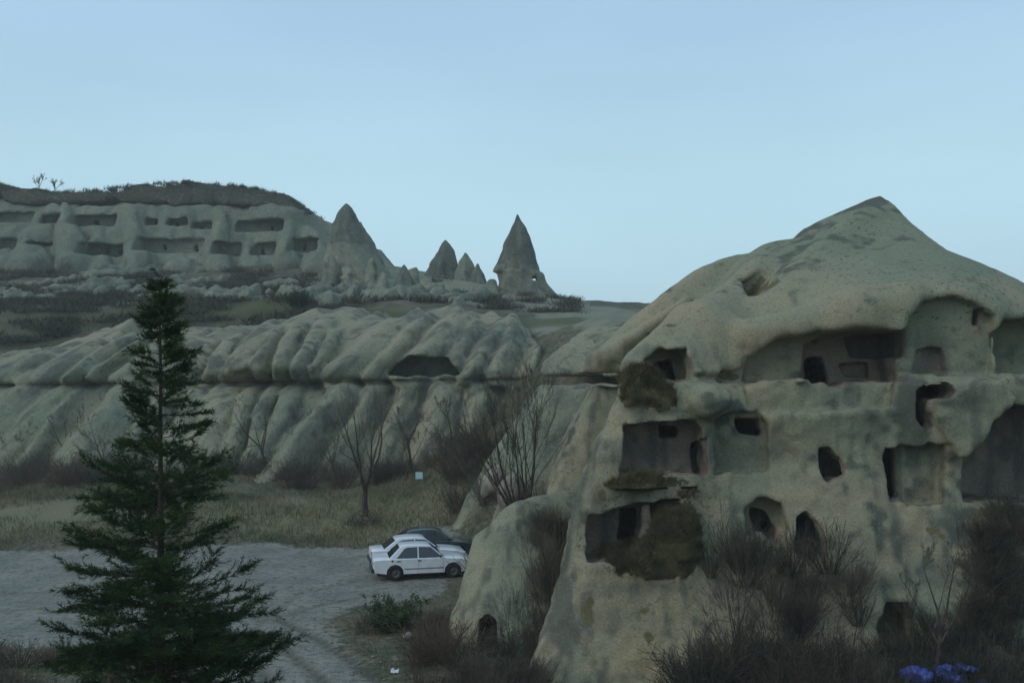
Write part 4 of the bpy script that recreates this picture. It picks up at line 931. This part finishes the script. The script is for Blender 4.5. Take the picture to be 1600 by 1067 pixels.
# ------------------------------------------------------------------ vegetation
def tubes(lines, sides=4):
    """lines: list of (points Nx3, radii N) -> verts, quads (one tapered tube each)"""
    VV, QQ, off = [], [], 0
    for pts, rad in lines:
        pts = np.asarray(pts, float); rad = np.asarray(rad, float); n = len(pts)
        tg = np.gradient(pts, axis=0); tg /= np.linalg.norm(tg, axis=1)[:, None] + 1e-9
        ref = np.array([0.31, 0.95, 0.05]) if abs(tg[0, 2]) > 0.6 else np.array([0.05, 0.1, 1.0])
        a = np.cross(tg, ref); a /= np.linalg.norm(a, axis=1)[:, None] + 1e-9; b = np.cross(tg, a)
        th = np.arange(sides) * 2 * math.pi / sides
        v = pts[:, None, :] + rad[:, None, None] * (a[:, None, :] * np.cos(th)[None, :, None] + b[:, None, :] * np.sin(th)[None, :, None])
        VV.append(v.reshape(-1, 3))
        i = np.arange(n - 1)[:, None] * sides + np.arange(sides)[None, :]; j = np.arange(n - 1)[:, None] * sides + (np.arange(sides)[None, :] + 1) % sides
        QQ.append(np.stack([i, j, j + sides, i + sides], -1).reshape(-1, 4) + off); off += n * sides
    return np.concatenate(VV), np.concatenate(QQ)
def curve(rng, p, d, L, n, wob, up=0.0):
    pts = [np.array(p, float)]; d = np.array(d, float); d /= np.linalg.norm(d)
    for _ in range(n):
        d = d + rng.normal(0, wob, 3) + np.array([0, 0, up]); d /= np.linalg.norm(d); pts.append(pts[-1] + d * L / n)
    return np.array(pts), d
def branch_out(rng, pts, rad, L, depth, out, spread=0.7, up=0.12, num=(4, 7), ratio=0.62, wob=0.12, start=0.25):
    """recursively add side branches to a limb"""
    if depth == 0: return
    n = len(pts)
    for _ in range(rng.randint(num[0], num[1] + 1)):
        t = start + (1 - start) * rng.rand() ** 0.8; f = t * (n - 1); i = min(int(f), n - 2); p = pts[i] + (pts[i + 1] - pts[i]) * (f - i)
        base = pts[i + 1] - pts[i]; base /= np.linalg.norm(base) + 1e-9
        d = base + rng.normal(0, spread, 3); l = L * ratio * (0.6 + 0.7 * rng.rand()) * (1.15 - 0.5 * t)
        r0 = max((rad[i] + (rad[i + 1] - rad[i]) * (f - i)) * 0.62, 0.004)
        q, _d = curve(rng, p, d, l, 4 if depth > 1 else 3, wob, up)
        rr = np.linspace(r0, max(r0 * 0.3, 0.0035), len(q)); out.append((q, rr))
        branch_out(rng, q, rr, l, depth - 1, out, spread, up, num, ratio, wob, 0.15)
def bare_tree(label, base, h, r0, seed, lean=(0, 0), fork=0.35, limbs=4, depth=3, spread=0.45, up=0.10, num=(4, 6), mat='twig', name='bare_tree', group=None, minr=1.0):
    rng = np.random.RandomState(seed)
    d = np.array([lean[0], lean[1], 1.0])
    tr, d1 = curve(rng, (0, 0, -0.15), d, h * fork + .15, 6, 0.05)
    tl = [(tr, np.linspace(r0 * 1.2, r0 * 0.8, len(tr)))]
    out = []
    for k in range(limbs):
        a = 2 * math.pi * (k + rng.rand() * .6) / limbs
        dd = d1 + spread * 1.2 * np.array([math.cos(a), math.sin(a), 0.15 * rng.randn()])
        l = h * (1 - fork) * (0.75 + 0.4 * rng.rand())
        q, _ = curve(rng, tr[-1 - (k % 2)], dd, l, 6, 0.10, up); rr = np.linspace(r0 * 0.55, 0.006 * minr, len(q))
        tl.append((q, rr)); branch_out(rng, q, rr, l, depth, out, spread, up, num, 0.5)
    out = [(p, np.maximum(r_, 0.0045 * minr)) for p, r_ in out]
    t = thing(name, base, label, 'tree', group)
    v, q = tubes(tl, 7); obj('trunk', mesh('trunk', v, q, M['bark']), t)
    v, q = tubes(out, 3); obj('crown', mesh('crown', v, q, M[mat]), t)
    return t
def shrub_mesh(seed, stems=46, h=1.0, r=0.6, mat='twig', depth=2, thick=0.008, leaves=0, leafmat=None, num=(3, 6)):
    """a dry shrub about h high: many thin stems from one foot; optional small leaves"""
    rng = np.random.RandomState(seed); out = []
    for k in range(stems):
        a = rng.rand() * 2 * math.pi; s = math.sqrt(rng.rand()) * r
        d = np.array([math.cos(a) * s, math.sin(a) * s, 0.55 + 0.6 * rng.rand()]); l = h * (0.55 + 0.5 * rng.rand())
        p0 = np.array([math.cos(a), math.sin(a), 0]) * s * 0.35 - np.array([0, 0, .08])
        q, _ = curve(rng, p0, d, l, 4, 0.10, 0.02); rr = np.linspace(thick, thick * 0.4, len(q)); out.append((q, rr))
        branch_out(rng, q, rr, l, depth - 1, out, 0.5, 0.04, num, 0.45)
    out = [(p, np.maximum(r_, thick * 0.42)) for p, r_ in out]
    v, q = tubes(out, 3); mats = [M[mat]]
    if leaves:
        tips = np.array([p[rng.randint(1, len(p))] for p, _ in out]); pick = tips[rng.randint(0, len(tips), leaves)] + rng.normal(0, 0.05 * h, (leaves, 3))
        u = rng.normal(0, 1, (leaves, 3)); u /= np.linalg.norm(u, axis=1)[:, None]; w_ = np.cross(u, rng.normal(0, 1, (leaves, 3))); w_ /= np.linalg.norm(w_, axis=1)[:, None]
        sz = 0.035 * h * (0.6 + 0.8 * rng.rand(leaves, 1))
        lv = np.stack([pick - u * sz, pick + w_ * sz * .5, pick + u * sz, pick - w_ * sz * .5], 1).reshape(-1, 3)
        lq = np.arange(leaves * 4).reshape(-1, 4) + len(v); nq = len(q)
        v = np.concatenate([v, lv]); q = np.concatenate([q, lq]); mats.append(M[leafmat])
    me = mesh('shrub', v, q, mats)
    if leaves:
        mi = np.zeros(len(q), np.int32); mi[nq:] = 1; me.polygons.foreach_set('material_index', mi)
    return me, v, q
def blades(name, pos, h, w, seed, mat, lean=0.5, label=None, cat=None):
    """thin grass blades, one narrow triangle each"""
    rng = np.random.RandomState(seed); n = len(pos)
    a = rng.rand(n) * 2 * math.pi; hh = h * (0.5 + 0.9 * rng.rand(n)); ww = w * (0.6 + 0.8 * rng.rand(n))
    sx = np.stack([np.cos(a), np.sin(a), 0 * a], 1) * ww[:, None]
    tip = np.stack([rng.normal(0, lean, n) * hh, rng.normal(0, lean, n) * hh, hh], 1)
    pos = np.asarray(pos) - np.array([0, 0, 0.03])
    v = np.stack([pos - sx, pos + sx, pos + tip], 1).reshape(-1, 3); q = np.arange(3 * n).reshape(-1, 3)
    o = obj(name, mesh(name, v, q, M[mat], False)); tag(o, label, cat, None, 'stuff'); return o

# the dark conifer by the road
def conifer(label, base, top_z, prof, seed):
    """prof: [(height above base, crown radius)]"""
    rng = np.random.RandomState(seed); H_ = top_z
    hs, rs = [p[0] for p in prof], [p[1] for p in prof]
    t = thing('conifer', base, label, 'tree')
    tr, _ = curve(rng, (0, 0, -.3), (0, 0, 1), H_ + .2, 14, 0.012); tr[:, :2] *= np.linspace(1, .6, len(tr))[:, None]
    trr = np.linspace(.11, .010, len(tr))
    v, q = tubes([(tr, trr)], 8); obj('trunk', mesh('trunk', v, q, M['bark']), t)
    limbs, tw_p, tw_d, tw_l = [], [], [], []
    z = 0.9
    while z < H_ - 0.1:
        Rz = np.interp(z, hs, rs); f = z / H_
        for k in range(rng.randint(5, 8) if f < .45 else rng.randint(3, 5)):
            a = rng.rand() * 2 * math.pi; L = Rz * (0.70 + 0.42 * rng.rand())
            L *= 0.86 + 0.30 * float(vnoise(np.array([a * 1.3]), np.array([z * 0.9]), np.array([0.5]), 5)[0])
            if rng.rand() < .12: L *= 1.25
            d = np.array([math.cos(a), math.sin(a), -0.05 + 0.30 * f + 0.18 * rng.randn()])
            p, _ = curve(rng, (np.interp(z, tr[:, 2], tr[:, 0]), np.interp(z, tr[:, 2], tr[:, 1]), z + rng.normal(0, .05)), d, L, 6, 0.05, 0.03)
            limbs.append((p, np.linspace(.022 * (1.15 - f), .004, len(p))))
            seg = np.diff(p, axis=0)
            nt_ = max(8, int(L * (22 - 7 * f)))
            for _j in range(nt_):
                u = 0.12 + .88 * rng.rand() ** .8; g = u * 6; i = min(int(g), 5)
                ax = seg[i] / np.linalg.norm(seg[i]); side = np.cross(ax, (0, 0, 1)); side /= np.linalg.norm(side) + 1e-9
                s = rng.choice((-1, 1)); dd = ax * (0.65 + .3 * rng.rand()) + side * s * (0.5 + .5 * rng.rand()) + np.array([0, 0, rng.normal(.12, .2)])
                tw_p.append(p[i] + seg[i] * (g - i)); tw_d.append(dd / np.linalg.norm(dd)); tw_l.append((0.16 + .30 * rng.rand()) * (1.25 - .6 * u) * (.6 + .5 * min(Rz, 1.6)))
            tw_p.append(p[-2]); tw_d.append(ax); tw_l.append(.3)
        for k in range(12 if f < .5 else 5):      # short inner shoots close to the stem
            a = rng.rand() * 6.283; r_ = rng.rand() * .35 * Rz
            tw_p.append(np.array([r_ * math.cos(a), r_ * math.sin(a), z + rng.normal(0, .1)])); tw_d.append(np.array([math.cos(a) * .8, math.sin(a) * .8, .55])); tw_l.append(.22 + .2 * rng.rand())
        z += 0.115 + .10 * rng.rand()
    lv, lq = tubes(limbs, 3); lq = np.concatenate([lq[:, [0, 1, 2]], lq[:, [0, 2, 3]]])
    tp_, td, tl_ = np.array(tw_p), np.array(tw_d), np.array(tw_l); m = len(tp_); K = 34
    u = rng.rand(m, K); ax = td[:, None, :]
    rv = rng.normal(0, 1, (m, K, 3)); rv -= (rv * ax).sum(-1, keepdims=True) * ax; rv /= np.linalg.norm(rv, axis=-1, keepdims=True)
    st = tp_[:, None, :] + ax * (u * tl_[:, None])[..., None]
    dr = ax * 0.85 + rv * 0.75; dr /= np.linalg.norm(dr, axis=-1, keepdims=True)
    nl = 0.07 + 0.06 * rng.rand(m, K, 1); sd = np.cross(dr, rng.normal(0, 1, (m, K, 3))); sd /= np.linalg.norm(sd, axis=-1, keepdims=True)
    v = np.stack([st - sd * .007, st + sd * .007, st + dr * nl], 2).reshape(-1, 3); q = np.arange(len(v)).reshape(-1, 3)
    me = mesh('crown', np.concatenate([v, lv]), np.concatenate([q, lq + len(v)]), [M['needle'], M['bark']], False)
    mi = np.zeros(len(q) + len(lq), np.int32); mi[len(q):] = 1; me.polygons.foreach_set('material_index', mi); obj('crown', me, t)
    return t
DP = 18.0
pb = P(250, 1067, DP); gzb = gz(pb[0], DP)
prof = [(P(250, py_, DP)[2] - gzb, r_ * 1.12 * DP / FPX) for py_, r_ in ((1230, 150), (1150, 172), (1067, 178), (1000, 176), (940, 174), (860, 156), (790, 120), (720, 92), (640, 68), (560, 44), (495, 26), (455, 11), (430, 4))]
conifer('tall dark green conifer standing alone in the left foreground', (pb[0], DP, gzb), P(245, 442, DP)[2] - gzb, prof, 3)

# bare trees on the slope and beside the rock
def gpt(px, py, D0=None):
    """ground point seen at a photo position: march along the view direction"""
    if D0 is not None:
        p = P(px, py, D0); return (p[0], D0, gz(p[0], D0))
    Ds = np.linspace(22, 140, 500); pts_ = np.array([P(px, py, d_) for d_ in Ds]); zz = ground_z(pts_[:, 0], pts_[:, 1])
    k = int(np.argmax(pts_[:, 2] <= zz)); p = pts_[k]; return (p[0], p[1], float(zz[k]))
bare_tree('large many-stemmed bare tree with upright twigs beside the cave rock', gpt(818, 790, 38), 5.2, .09, 11, (-.03, 0), .08, 11, 3, .36, .16, (4, 7), 'twig_dark')
bare_tree('bare tree with a thick lopped trunk on the grass behind the cars', gpt(571, 806), 6.6, .17, 12, (-.02, 0), .24, 5, 3, .42, .14, (3, 6))
T2 = (('bare tree with a dark trunk leaning left, below the toothed cliff', (424, 742), 4.6, .11, 13, (-.45, 0), .4), ('slender bare tree right of the left-leaning trunk', (486, 730), 3.9, .06, 14, (-.15, 0), .35),
      ('low bushy bare tree with a crooked stem behind the lopped trunk', (528, 747), 3.2, .08, 15, (-.25, 0), .3), ('bare tree with a straight dark stem below the rock shelter', (643, 738), 4.2, .09, 16, (-.06, 0), .5),
      ('thin bare tree bending left at the foot of the cliff wall', (709, 702), 3.6, .06, 17, (-.2, 0), .6), ('small bare tree in the dark brush by the pale blue board', (634, 752), 3.4, .05, 18, (.1, 0), .3),
      ('bare tree in the brush left of the conifer', (100, 735), 4.0, .08, 19, (.1, 0), .3), ('small bare tree at the left edge under the slanting slabs', (20, 735), 3.6, .07, 20, (.1, 0), .3),
      ('leafless tree seen just left of the conifer trunk', (165, 745), 3.4, .06, 22, (-.1, 0), .3), ('small bare tree right of the thin bending tree', (745, 735), 3.2, .05, 23, (0, 0), .2), ('bare sapling between the left-leaning and slender trees', (455, 735), 2.8, .05, 24, (.3, 0), .35))
for lb, b, h_, r_, sd, ln, fk in T2:
    bare_tree(lb, gpt(*b), h_, r_, sd, ln, fk, 4, 3, .5, .08, (4, 6), 'twig', minr=1.5)
bare_tree('bare tree with a crooked black trunk in the lower right brush', gpt(1466, 1075, 26.6), 4.1, .07, 25, (.05, 0), .42, 4, 3, .42, .12, (3, 5), 'twig_dark')
bare_tree('spindly bare tree rising from the brush right of the mossy bank', gpt(1150, 1080, 27.2), 4.4, .03, 26, (-.05, 0), .3, 5, 2, .25, .12, (3, 5), 'twig_dark')
bare_tree('thin leafless sapling between the leaning boulder and the cave rock', gpt(850, 1000, 30.5), 4.2, .035, 27, (.02, 0), .2, 6, 2, .3, .14, (4, 6), 'twig_red')

for lb, (a, b), h_, sd in (('tiny bare tree on top of the mesa at the far left', (62, 303), 3.2, 31), ('tiny bare twiggy tree right of the other one on the mesa top', (85, 304), 2.4, 32)):
    p = P(a, b, 156); bare_tree(lb, p, h_, .07, sd, (0, 0), .3, 4, 2, .5, .08, (3, 5), 'twig_dark', minr=6)
# shrubs
SH = {}
for k, a in {'dry': dict(mat='twig', stems=48, thick=.010), 'dry2': dict(mat='twig', stems=50, r=.8), 'red': dict(mat='twig_red', stems=70, r=.7), 'dark': dict(mat='twig_dark', stems=52, r=.75, thick=.011), 'dark2': dict(mat='twig_dark', stems=36, r=.5, thick=.013), 'green': dict(mat='twig_dark', stems=50, leaves=5000, leafmat='leaf', r=.8), 'ever': dict(mat='twig_dark', stems=50, leaves=6000, leafmat='leaf_dark', r=.7)}.items():
    SH[k] = shrub_mesh(100 + len(SH), **a)
rs_ = np.random.RandomState(77)
def shrub(label, base, kind, h_, wd=1.0, cat='shrub', group=None, name='shrub'):
    o = obj(name, SH[kind][0], None, base); o.scale = (h_ * wd, h_ * wd, h_); o.rotation_euler = (0, 0, rs_.rand() * 6.28)
    return tag(o, label, cat, group)
shrub('leafy dark green shrub at the near edge of the gravel', gpt(612, 985), 'green', 1.15, 1.1)
shrub('dark evergreen bush alone on the pale ledge above the cliff', gpt(466, 474, 98.0), 'ever', 1.9, .75)
shrub('reddish brown shrub right of the small white stone', gpt(690, 1035), 'red', 1.5, 1.2)
shrub('rust coloured shrub at the foot of the leaning boulder', gpt(716, 1045), 'red', 1.3, 1.0)
shrub('low dry shrub left of the small white stone', gpt(575, 990), 'dry', .7, 1.4)
shrub('tiny dark shrub on the skyline right of the tallest spire', gpt(897, 474, 120), 'dark', 1.3, 1.2)
shrub('clump of dry weeds at the foot of the lopped trunk', gpt(565, 822), 'dark', .8, 2.0)
def thicket(name, label, spots, cat='undergrowth'):
    """dense brush nobody could count, as one mass: spots (base, kind, height, width factor)"""
    VV, QQ, MM, off = [], [], [], 0; mats = [M['twig'], M['twig_red'], M['twig_dark']]
    for b, kind, h_, wd in spots:
        v, q = SH[kind][1], SH[kind][2]; a = rs_.rand() * 6.28; c_, s_ = math.cos(a), math.sin(a)
        w_ = np.stack([(v[:, 0] * c_ - v[:, 1] * s_) * h_ * wd, (v[:, 0] * s_ + v[:, 1] * c_) * h_ * wd, v[:, 2] * h_], 1) + np.array(b)
        VV.append(w_); QQ.append(q + off); off += len(v); MM.append(np.full(len(q), 1 if kind == 'red' else 2 if kind.startswith('dark') else 0, np.int32))
    me = mesh(name, np.concatenate(VV), np.concatenate(QQ), mats); me.polygons.foreach_set('material_index', np.concatenate(MM))
    return tag(obj(name, me), label, cat, None, 'stuff')
def rock_front(px, py):
    """front surface of the cave rock at a photo position (from its facade function)"""
    D = 30.0
    for _ in range(6):
        p = P(px, py, D); D = float(ev_rock([(p[0], p[2])])[0])
    return P(px, py, D)
sp = []
for k in range(34):
    px_ = rs_.uniform(1075, 1360); D_ = rs_.uniform(25.6, 28.4); g = gpt(px_, 1000, D_); sp.append((g, rs_.choice(['dark', 'dark', 'dark2', 'dry2', 'red']), rs_.uniform(1.0, 1.9), 1.0))
for k in range(24):
    px_ = rs_.uniform(1100, 1340); py_ = rs_.uniform(860, 990); p = rock_front(px_, py_); sp.append(((p[0], p[1] - .15, p[2] - .25), rs_.choice(['dark', 'dark2', 'dry2']), rs_.uniform(.9, 1.5), .8))
thicket('thicket', 'dense dark leafless brush piled against the foot of the cave rock', sp)
sp = []
for k in range(40):
    px_ = rs_.uniform(1360, 1660); D_ = rs_.uniform(25, 28.2); sp.append((gpt(px_, 1000, D_), rs_.choice(['dark', 'dark2', 'dark']), rs_.uniform(.8, 1.6), .9))
for k in range(26):
    px_ = rs_.uniform(1515, 1640); py_ = rs_.uniform(800, 980); p = rock_front(px_, py_); sp.append(((p[0], p[1] - .15, p[2] - .2), rs_.choice(['dark', 'dark2', 'red']), rs_.uniform(.8, 1.4), .8))
for k in range(34):
    px_ = rs_.uniform(1370, 1640); py_ = rs_.uniform(930, 1050); p = rock_front(px_, py_); sp.append(((p[0], p[1] - .2, p[2] - .25), rs_.choice(['dark', 'dark2', 'dark']), rs_.uniform(.5, 1.0), .9))
thicket('thicket', 'black tangled brush filling the bottom right corner', sp)
sp = []
for k in range(30):
    px_ = rs_.uniform(790, 880); D_ = rs_.uniform(30.5, 36); p = P(px_, 900, D_); zz = gz(p[0], D_); sp.append(((p[0], D_, zz), rs_.choice(['red', 'dark', 'dry']), rs_.uniform(1.2, 2.4), .55))
for k in range(26):
    px_ = rs_.uniform(815, 885); t_ = rs_.rand(); py_ = 800 + 150 * t_; D_ = 34.2 - 2.2 * t_; p = P(px_, py_, D_); sp.append(((p[0], D_, p[2] - .3), rs_.choice(['red', 'dark', 'dry']), rs_.uniform(.7, 1.3), .7))
thicket('thicket', 'reddish brush in the gap between the leaning boulder and the cave rock', sp)
sp = []
for k in range(26):
    t_ = rs_.rand(); px_ = 950 + 130 * t_; py_ = 898 - 95 * t_ + rs_.uniform(-6, 40) * (t_ > .2); p = P(px_, min(py_, 900), 29.75); sp.append(((p[0], p[1], p[2] - .1), rs_.choice(['dry', 'dark', 'dry2']), rs_.uniform(.3, .6), 1.0))
for k in range(6):
    p = P(rs_.uniform(985, 1045), rs_.uniform(600, 632), 30.1); sp.append(((p[0], p[1], p[2] - .1), rs_.choice(['dry', 'dark']), rs_.uniform(.2, .4), 1.0))
thicket('thicket', 'low dry brush growing on the mossy banks of the cave rock', sp)
sp = []
for k in range(70):
    px_ = rs_.uniform(700, 900); D_ = rs_.uniform(39, 62); px_ = max(px_, 760) if D_ < 49 else px_; p = P(px_, 700, D_); sp.append(((p[0], D_, gz(p[0], D_)), rs_.choice(['red', 'dark', 'dry', 'dry2']), rs_.uniform(1.0, 2.0), .9))
thicket('thicket', 'brown brush on the bank around the large bare tree', sp)
sp = []
for k in range(80):
    px_ = rs_.uniform(-80, 760); D_ = rs_.uniform(62, 70); p = P(px_, 700, D_); sp.append(((p[0], D_, gz(p[0], D_)), rs_.choice(['dark', 'dark2', 'dry', 'red', 'dry2']), rs_.uniform(.8, 2.0), 1.0))
thicket('thicket', 'dark scrub along the foot of the toothed cliff', sp)
sp = []
for k in range(24):
    g = on_ground(rs_.uniform(650, 800), rs_.uniform(975, 1120)); sp.append(((g[0], g[1], gz(*g)), rs_.choice(['red', 'dark', 'dry', 'dry']), rs_.uniform(.4, 1.1), 1.1))
for k in range(20):
    g = on_ground(rs_.uniform(720, 860), rs_.uniform(1045, 1130)); sp.append(((g[0], g[1], gz(*g)), rs_.choice(['red', 'dark', 'dark2']), rs_.uniform(.5, 1.0), .9))
thicket('thicket', 'dry weeds and low brush in front of the leaning boulder', sp)
sp = []
for k in range(26):
    g = on_ground(rs_.uniform(-60, 240), rs_.uniform(1015, 1110)); sp.append(((g[0], g[1], gz(*g)), rs_.choice(['dark', 'dry', 'red']), rs_.uniform(.4, .9), 1.2))
thicket('thicket', 'dark weeds in the bottom left corner below the gravel', sp)
sp = []
for k in range(520):
    px_ = rs_.uniform(-80, 560); D_ = rs_.uniform(90, 143); D_ = D_ + 10 if (px_ > 300 and 103 < D_ < 114) else D_; p = P(px_, 470, D_); sp.append(((p[0], D_, gz(p[0], D_)), rs_.choice(['dark2', 'dark', 'dry2', 'dark2']), rs_.uniform(.7, 1.9), 1.3))
for k in range(60):
    px_ = rs_.uniform(520, 900); D_ = rs_.uniform(100, 138); p = P(px_, 470, D_); sp.append(((p[0], D_, gz(p[0], D_)), rs_.choice(['dark2', 'dry2']), rs_.uniform(.5, 1.2), 1.4))
# far scrub uses coarse tufts, one mass
def tuft_mass(name, label, pts_, h, w, n_each, seed, mat, lean=.5):
    rng = np.random.RandomState(seed); pts_ = np.repeat(np.asarray(pts_), n_each, 0); pts_ = pts_ + rng.normal(0, 1, pts_.shape) * np.array([h * 1.3, h * 1.3, 0.05])
    return blades(name, pts_, h, w, seed + 1, mat, lean, label, 'undergrowth')
tuft_mass('scrub', 'dark scrub covering the slope below the cliff rooms', [b for b, *_ in sp], .6, .06, 150, 5, 'grass_far', .8)
# grass on the slope behind the lot
rng = np.random.RandomState(8)
n = 85000
gx_ = rng.uniform(-45, 3, n); gy_ = rng.uniform(49.5, 74, n)
dens = fbm(gx_, gy_, 0 * gx_, [(5, .6), (1.6, .5)], 4); ld = poly_sdf(gx_.astype(np.float32), gy_.astype(np.float32), lot_poly)
keep = (dens > -.5 + .4 * rng.rand(n)) & (ld > .3); gx_, gy_ = gx_[keep], gy_[keep]
blades('grass', np.stack([gx_, gy_, ground_z(gx_, gy_)], 1), .32, .022, 3, 'grass', .45, 'pale dry grass on the slope behind the gravel lot', 'grass')
n = 26000
gx_ = rng.uniform(-24, 2.5, n); gy_ = rng.uniform(24.5, 40, n); ld = poly_sdf(gx_.astype(np.float32), gy_.astype(np.float32), lot_poly)
keep = (ld > .2) & (fbm(gx_, gy_, 0 * gx_, [(2, .6), (.7, .5)], 6) > 0.0); gx_, gy_ = gx_[keep], gy_[keep]
blades('grass', np.stack([gx_, gy_, ground_z(gx_, gy_)], 1), .22, .010, 4, 'grass', .5, 'short dry grass along the near edge of the gravel', 'grass')
# moss and grass tufts on the banks of the cave rock
bv, bq = sub(NEARV, NEARQ, NEARL == gb); c_ = bv[bq].mean(1); n3 = np.cross(bv[bq[:, 1]] - bv[bq[:, 0]], bv[bq[:, 2]] - bv[bq[:, 0]]); up = n3[:, 2] / (np.linalg.norm(n3, axis=1) + 1e-9)
c_ = c_[(up > .05)]; c_ = np.repeat(c_, 9, 0) + rng.normal(0, .03, (len(c_) * 9, 3))
blades('grass', c_, .17, .009, 6, 'moss_tuft', .8, 'olive moss and grass grown over the ledges of the cave rock', 'grass')
# scrub fringe along the top of the mesa
cxs = rng.uniform(-88, -31, 900); tz = np.interp(cxs, cxx, ct); yy = rng.uniform(152.5, 166, 900)
blades('scrub', np.repeat(np.stack([cxs, yy, tz + .03 * (yy - 156) - .25], 1), 22, 0) + rng.normal(0, .35, (900 * 22, 3)) * np.array([1, 1, .15]), .5, .06, 9, 'grass_far', .5, 'dark scrub fringe along the top of the mesa', 'undergrowth')
# small things
g = gpt(655, 757)
t = thing('notice_board', g, 'small pale blue board standing in the grass by the brush', 'sign')
box('board', (-.22, -.02, .30), (.22, .02, .72), M['sign'], t, .006)
for s in (-1, 1): box('post', (s * .18 - .02, .022, -.1), (s * .18 + .02, .05, .6), M['trim'], t, .004)
# crumpled blue plastic among the brush
S = Sculpt((-1.3, -.6, -.2), (1.3, .6, .75), .035)
rq = np.random.RandomState(4)
for k in range(9):
    S.ell((rq.uniform(-.75, .75), rq.uniform(-.25, .25), rq.uniform(.1, .45)), (rq.uniform(.16, .32), rq.uniform(.15, .28), rq.uniform(.1, .24)), .08)
S.noise([(.3, .09), (.12, .05)], 3, .4); S.flute((.6, .1, .8), .14, .03, 4, 6, .3)
V, Q, L = S.build()
g = gpt(1472, 1085, 26.0); tag(obj('plastic_sheet', mesh('plastic_sheet', V, Q, M['tarp']), None, (g[0], g[1], P(1472, 1072, 26.0)[2])), 'crumpled bright blue plastic sheet caught in the brush', 'plastic sheet')
def litter(label, px_, py_, s, seed):
    g = gpt(px_, py_); r = np.random.RandomState(seed); n = 5
    V = [(i * s / n - s / 2, j * s / n * .7 - s * .35, .02 + abs(r.normal(0, .25)) * s) for i in range(n + 1) for j in range(n + 1)]; F = [(i * (n + 1) + j, (i + 1) * (n + 1) + j, (i + 1) * (n + 1) + j + 1, i * (n + 1) + j + 1) for i in range(n) for j in range(n)]
    o = obj('litter', mesh('litter', V, F, M['litter'], False), None, g); md = o.modifiers.new('thick', 'SOLIDIFY'); md.thickness = .008
    tag(o, label, 'litter')
litter('scrap of white litter on the slope by the left-leaning tree', 429, 727, .5, 1)
litter('crumpled white litter in the weeds at the bottom edge', 617, 1052, .22, 2)
litter('white scrap of litter among weeds in the bottom left corner', 66, 1040, .2, 3)
# loose stones on the gravel and along its edge: far too many to count, one mass
n = 2600; sx = rng.uniform(-26, 1.0, n); sy = rng.uniform(24.5, 51, n); ld = -poly_sdf(sx.astype(np.float32), sy.astype(np.float32), lot_poly)
keep = (ld > -1.2) & ((rng.rand(n) < .25) | (np.abs(ld) < .8)); sx, sy = sx[keep], sy[keep]; n = len(sx)
ico = np.array([(0, 0, 1), (.9, 0, .3), (.28, .85, .25), (-.72, .53, .35), (-.72, -.53, .2), (.28, -.85, .3), (0, 0, -.6)]); icf = np.array([(0, 1, 2), (0, 2, 3), (0, 3, 4), (0, 4, 5), (0, 5, 1), (6, 2, 1), (6, 3, 2), (6, 4, 3), (6, 5, 4), (6, 1, 5)])
sz = (.02 + .05 * rng.rand(n) ** 3)[:, None, None]
v = (ico[None] * (1 + .3 * rng.normal(0, 1, (n, 7, 3)) * .5)) * sz * np.array([1.2, 1.0, .7]) + np.stack([sx, sy, ground_z(sx, sy) + .008], 1)[:, None, :]
M['pebble'] = veg_mat('pebbles', (0.30, 0.29, 0.26), (0.18, 0.175, 0.16), 4)
tag(obj('loose_stones', mesh('loose_stones', v.reshape(-1, 3), (icf[None] + 7 * np.arange(n)[:, None, None]).reshape(-1, 3), M['pebble'], False)), 'small loose stones scattered over the gravel lot', 'stones', None, 'stuff')
# ------------------------------------------------------------------ thin evening haze over the valley
hz = bpy.data.materials.new('haze'); hz.use_nodes = True; ht = hz.node_tree; ht.nodes.clear()
vp = ht.nodes.new('ShaderNodeVolumePrincipled'); vp.inputs['Color'].default_value = (0.95, 0.93, 0.86, 1); vp.inputs['Density'].default_value = 0.0007; vp.inputs['Anisotropy'].default_value = 0.0
ho = ht.nodes.new('ShaderNodeOutputMaterial'); ht.links.new(vp.outputs[0], ho.inputs['Volume'])
bm = bmesh.new(); bmesh.ops.create_cube(bm, size=1.0)
for v in bm.verts: v.co = Vector((v.co.x * 3100, 700 + v.co.y * 2700, 23.0 + v.co.z * 52.0))
me = bpy.data.meshes.new('haze'); bm.to_mesh(me); bm.free(); me.materials.append(hz)
tag(obj('haze', me), 'thin blue evening haze lying over the whole valley', 'haze', None, 'stuff')
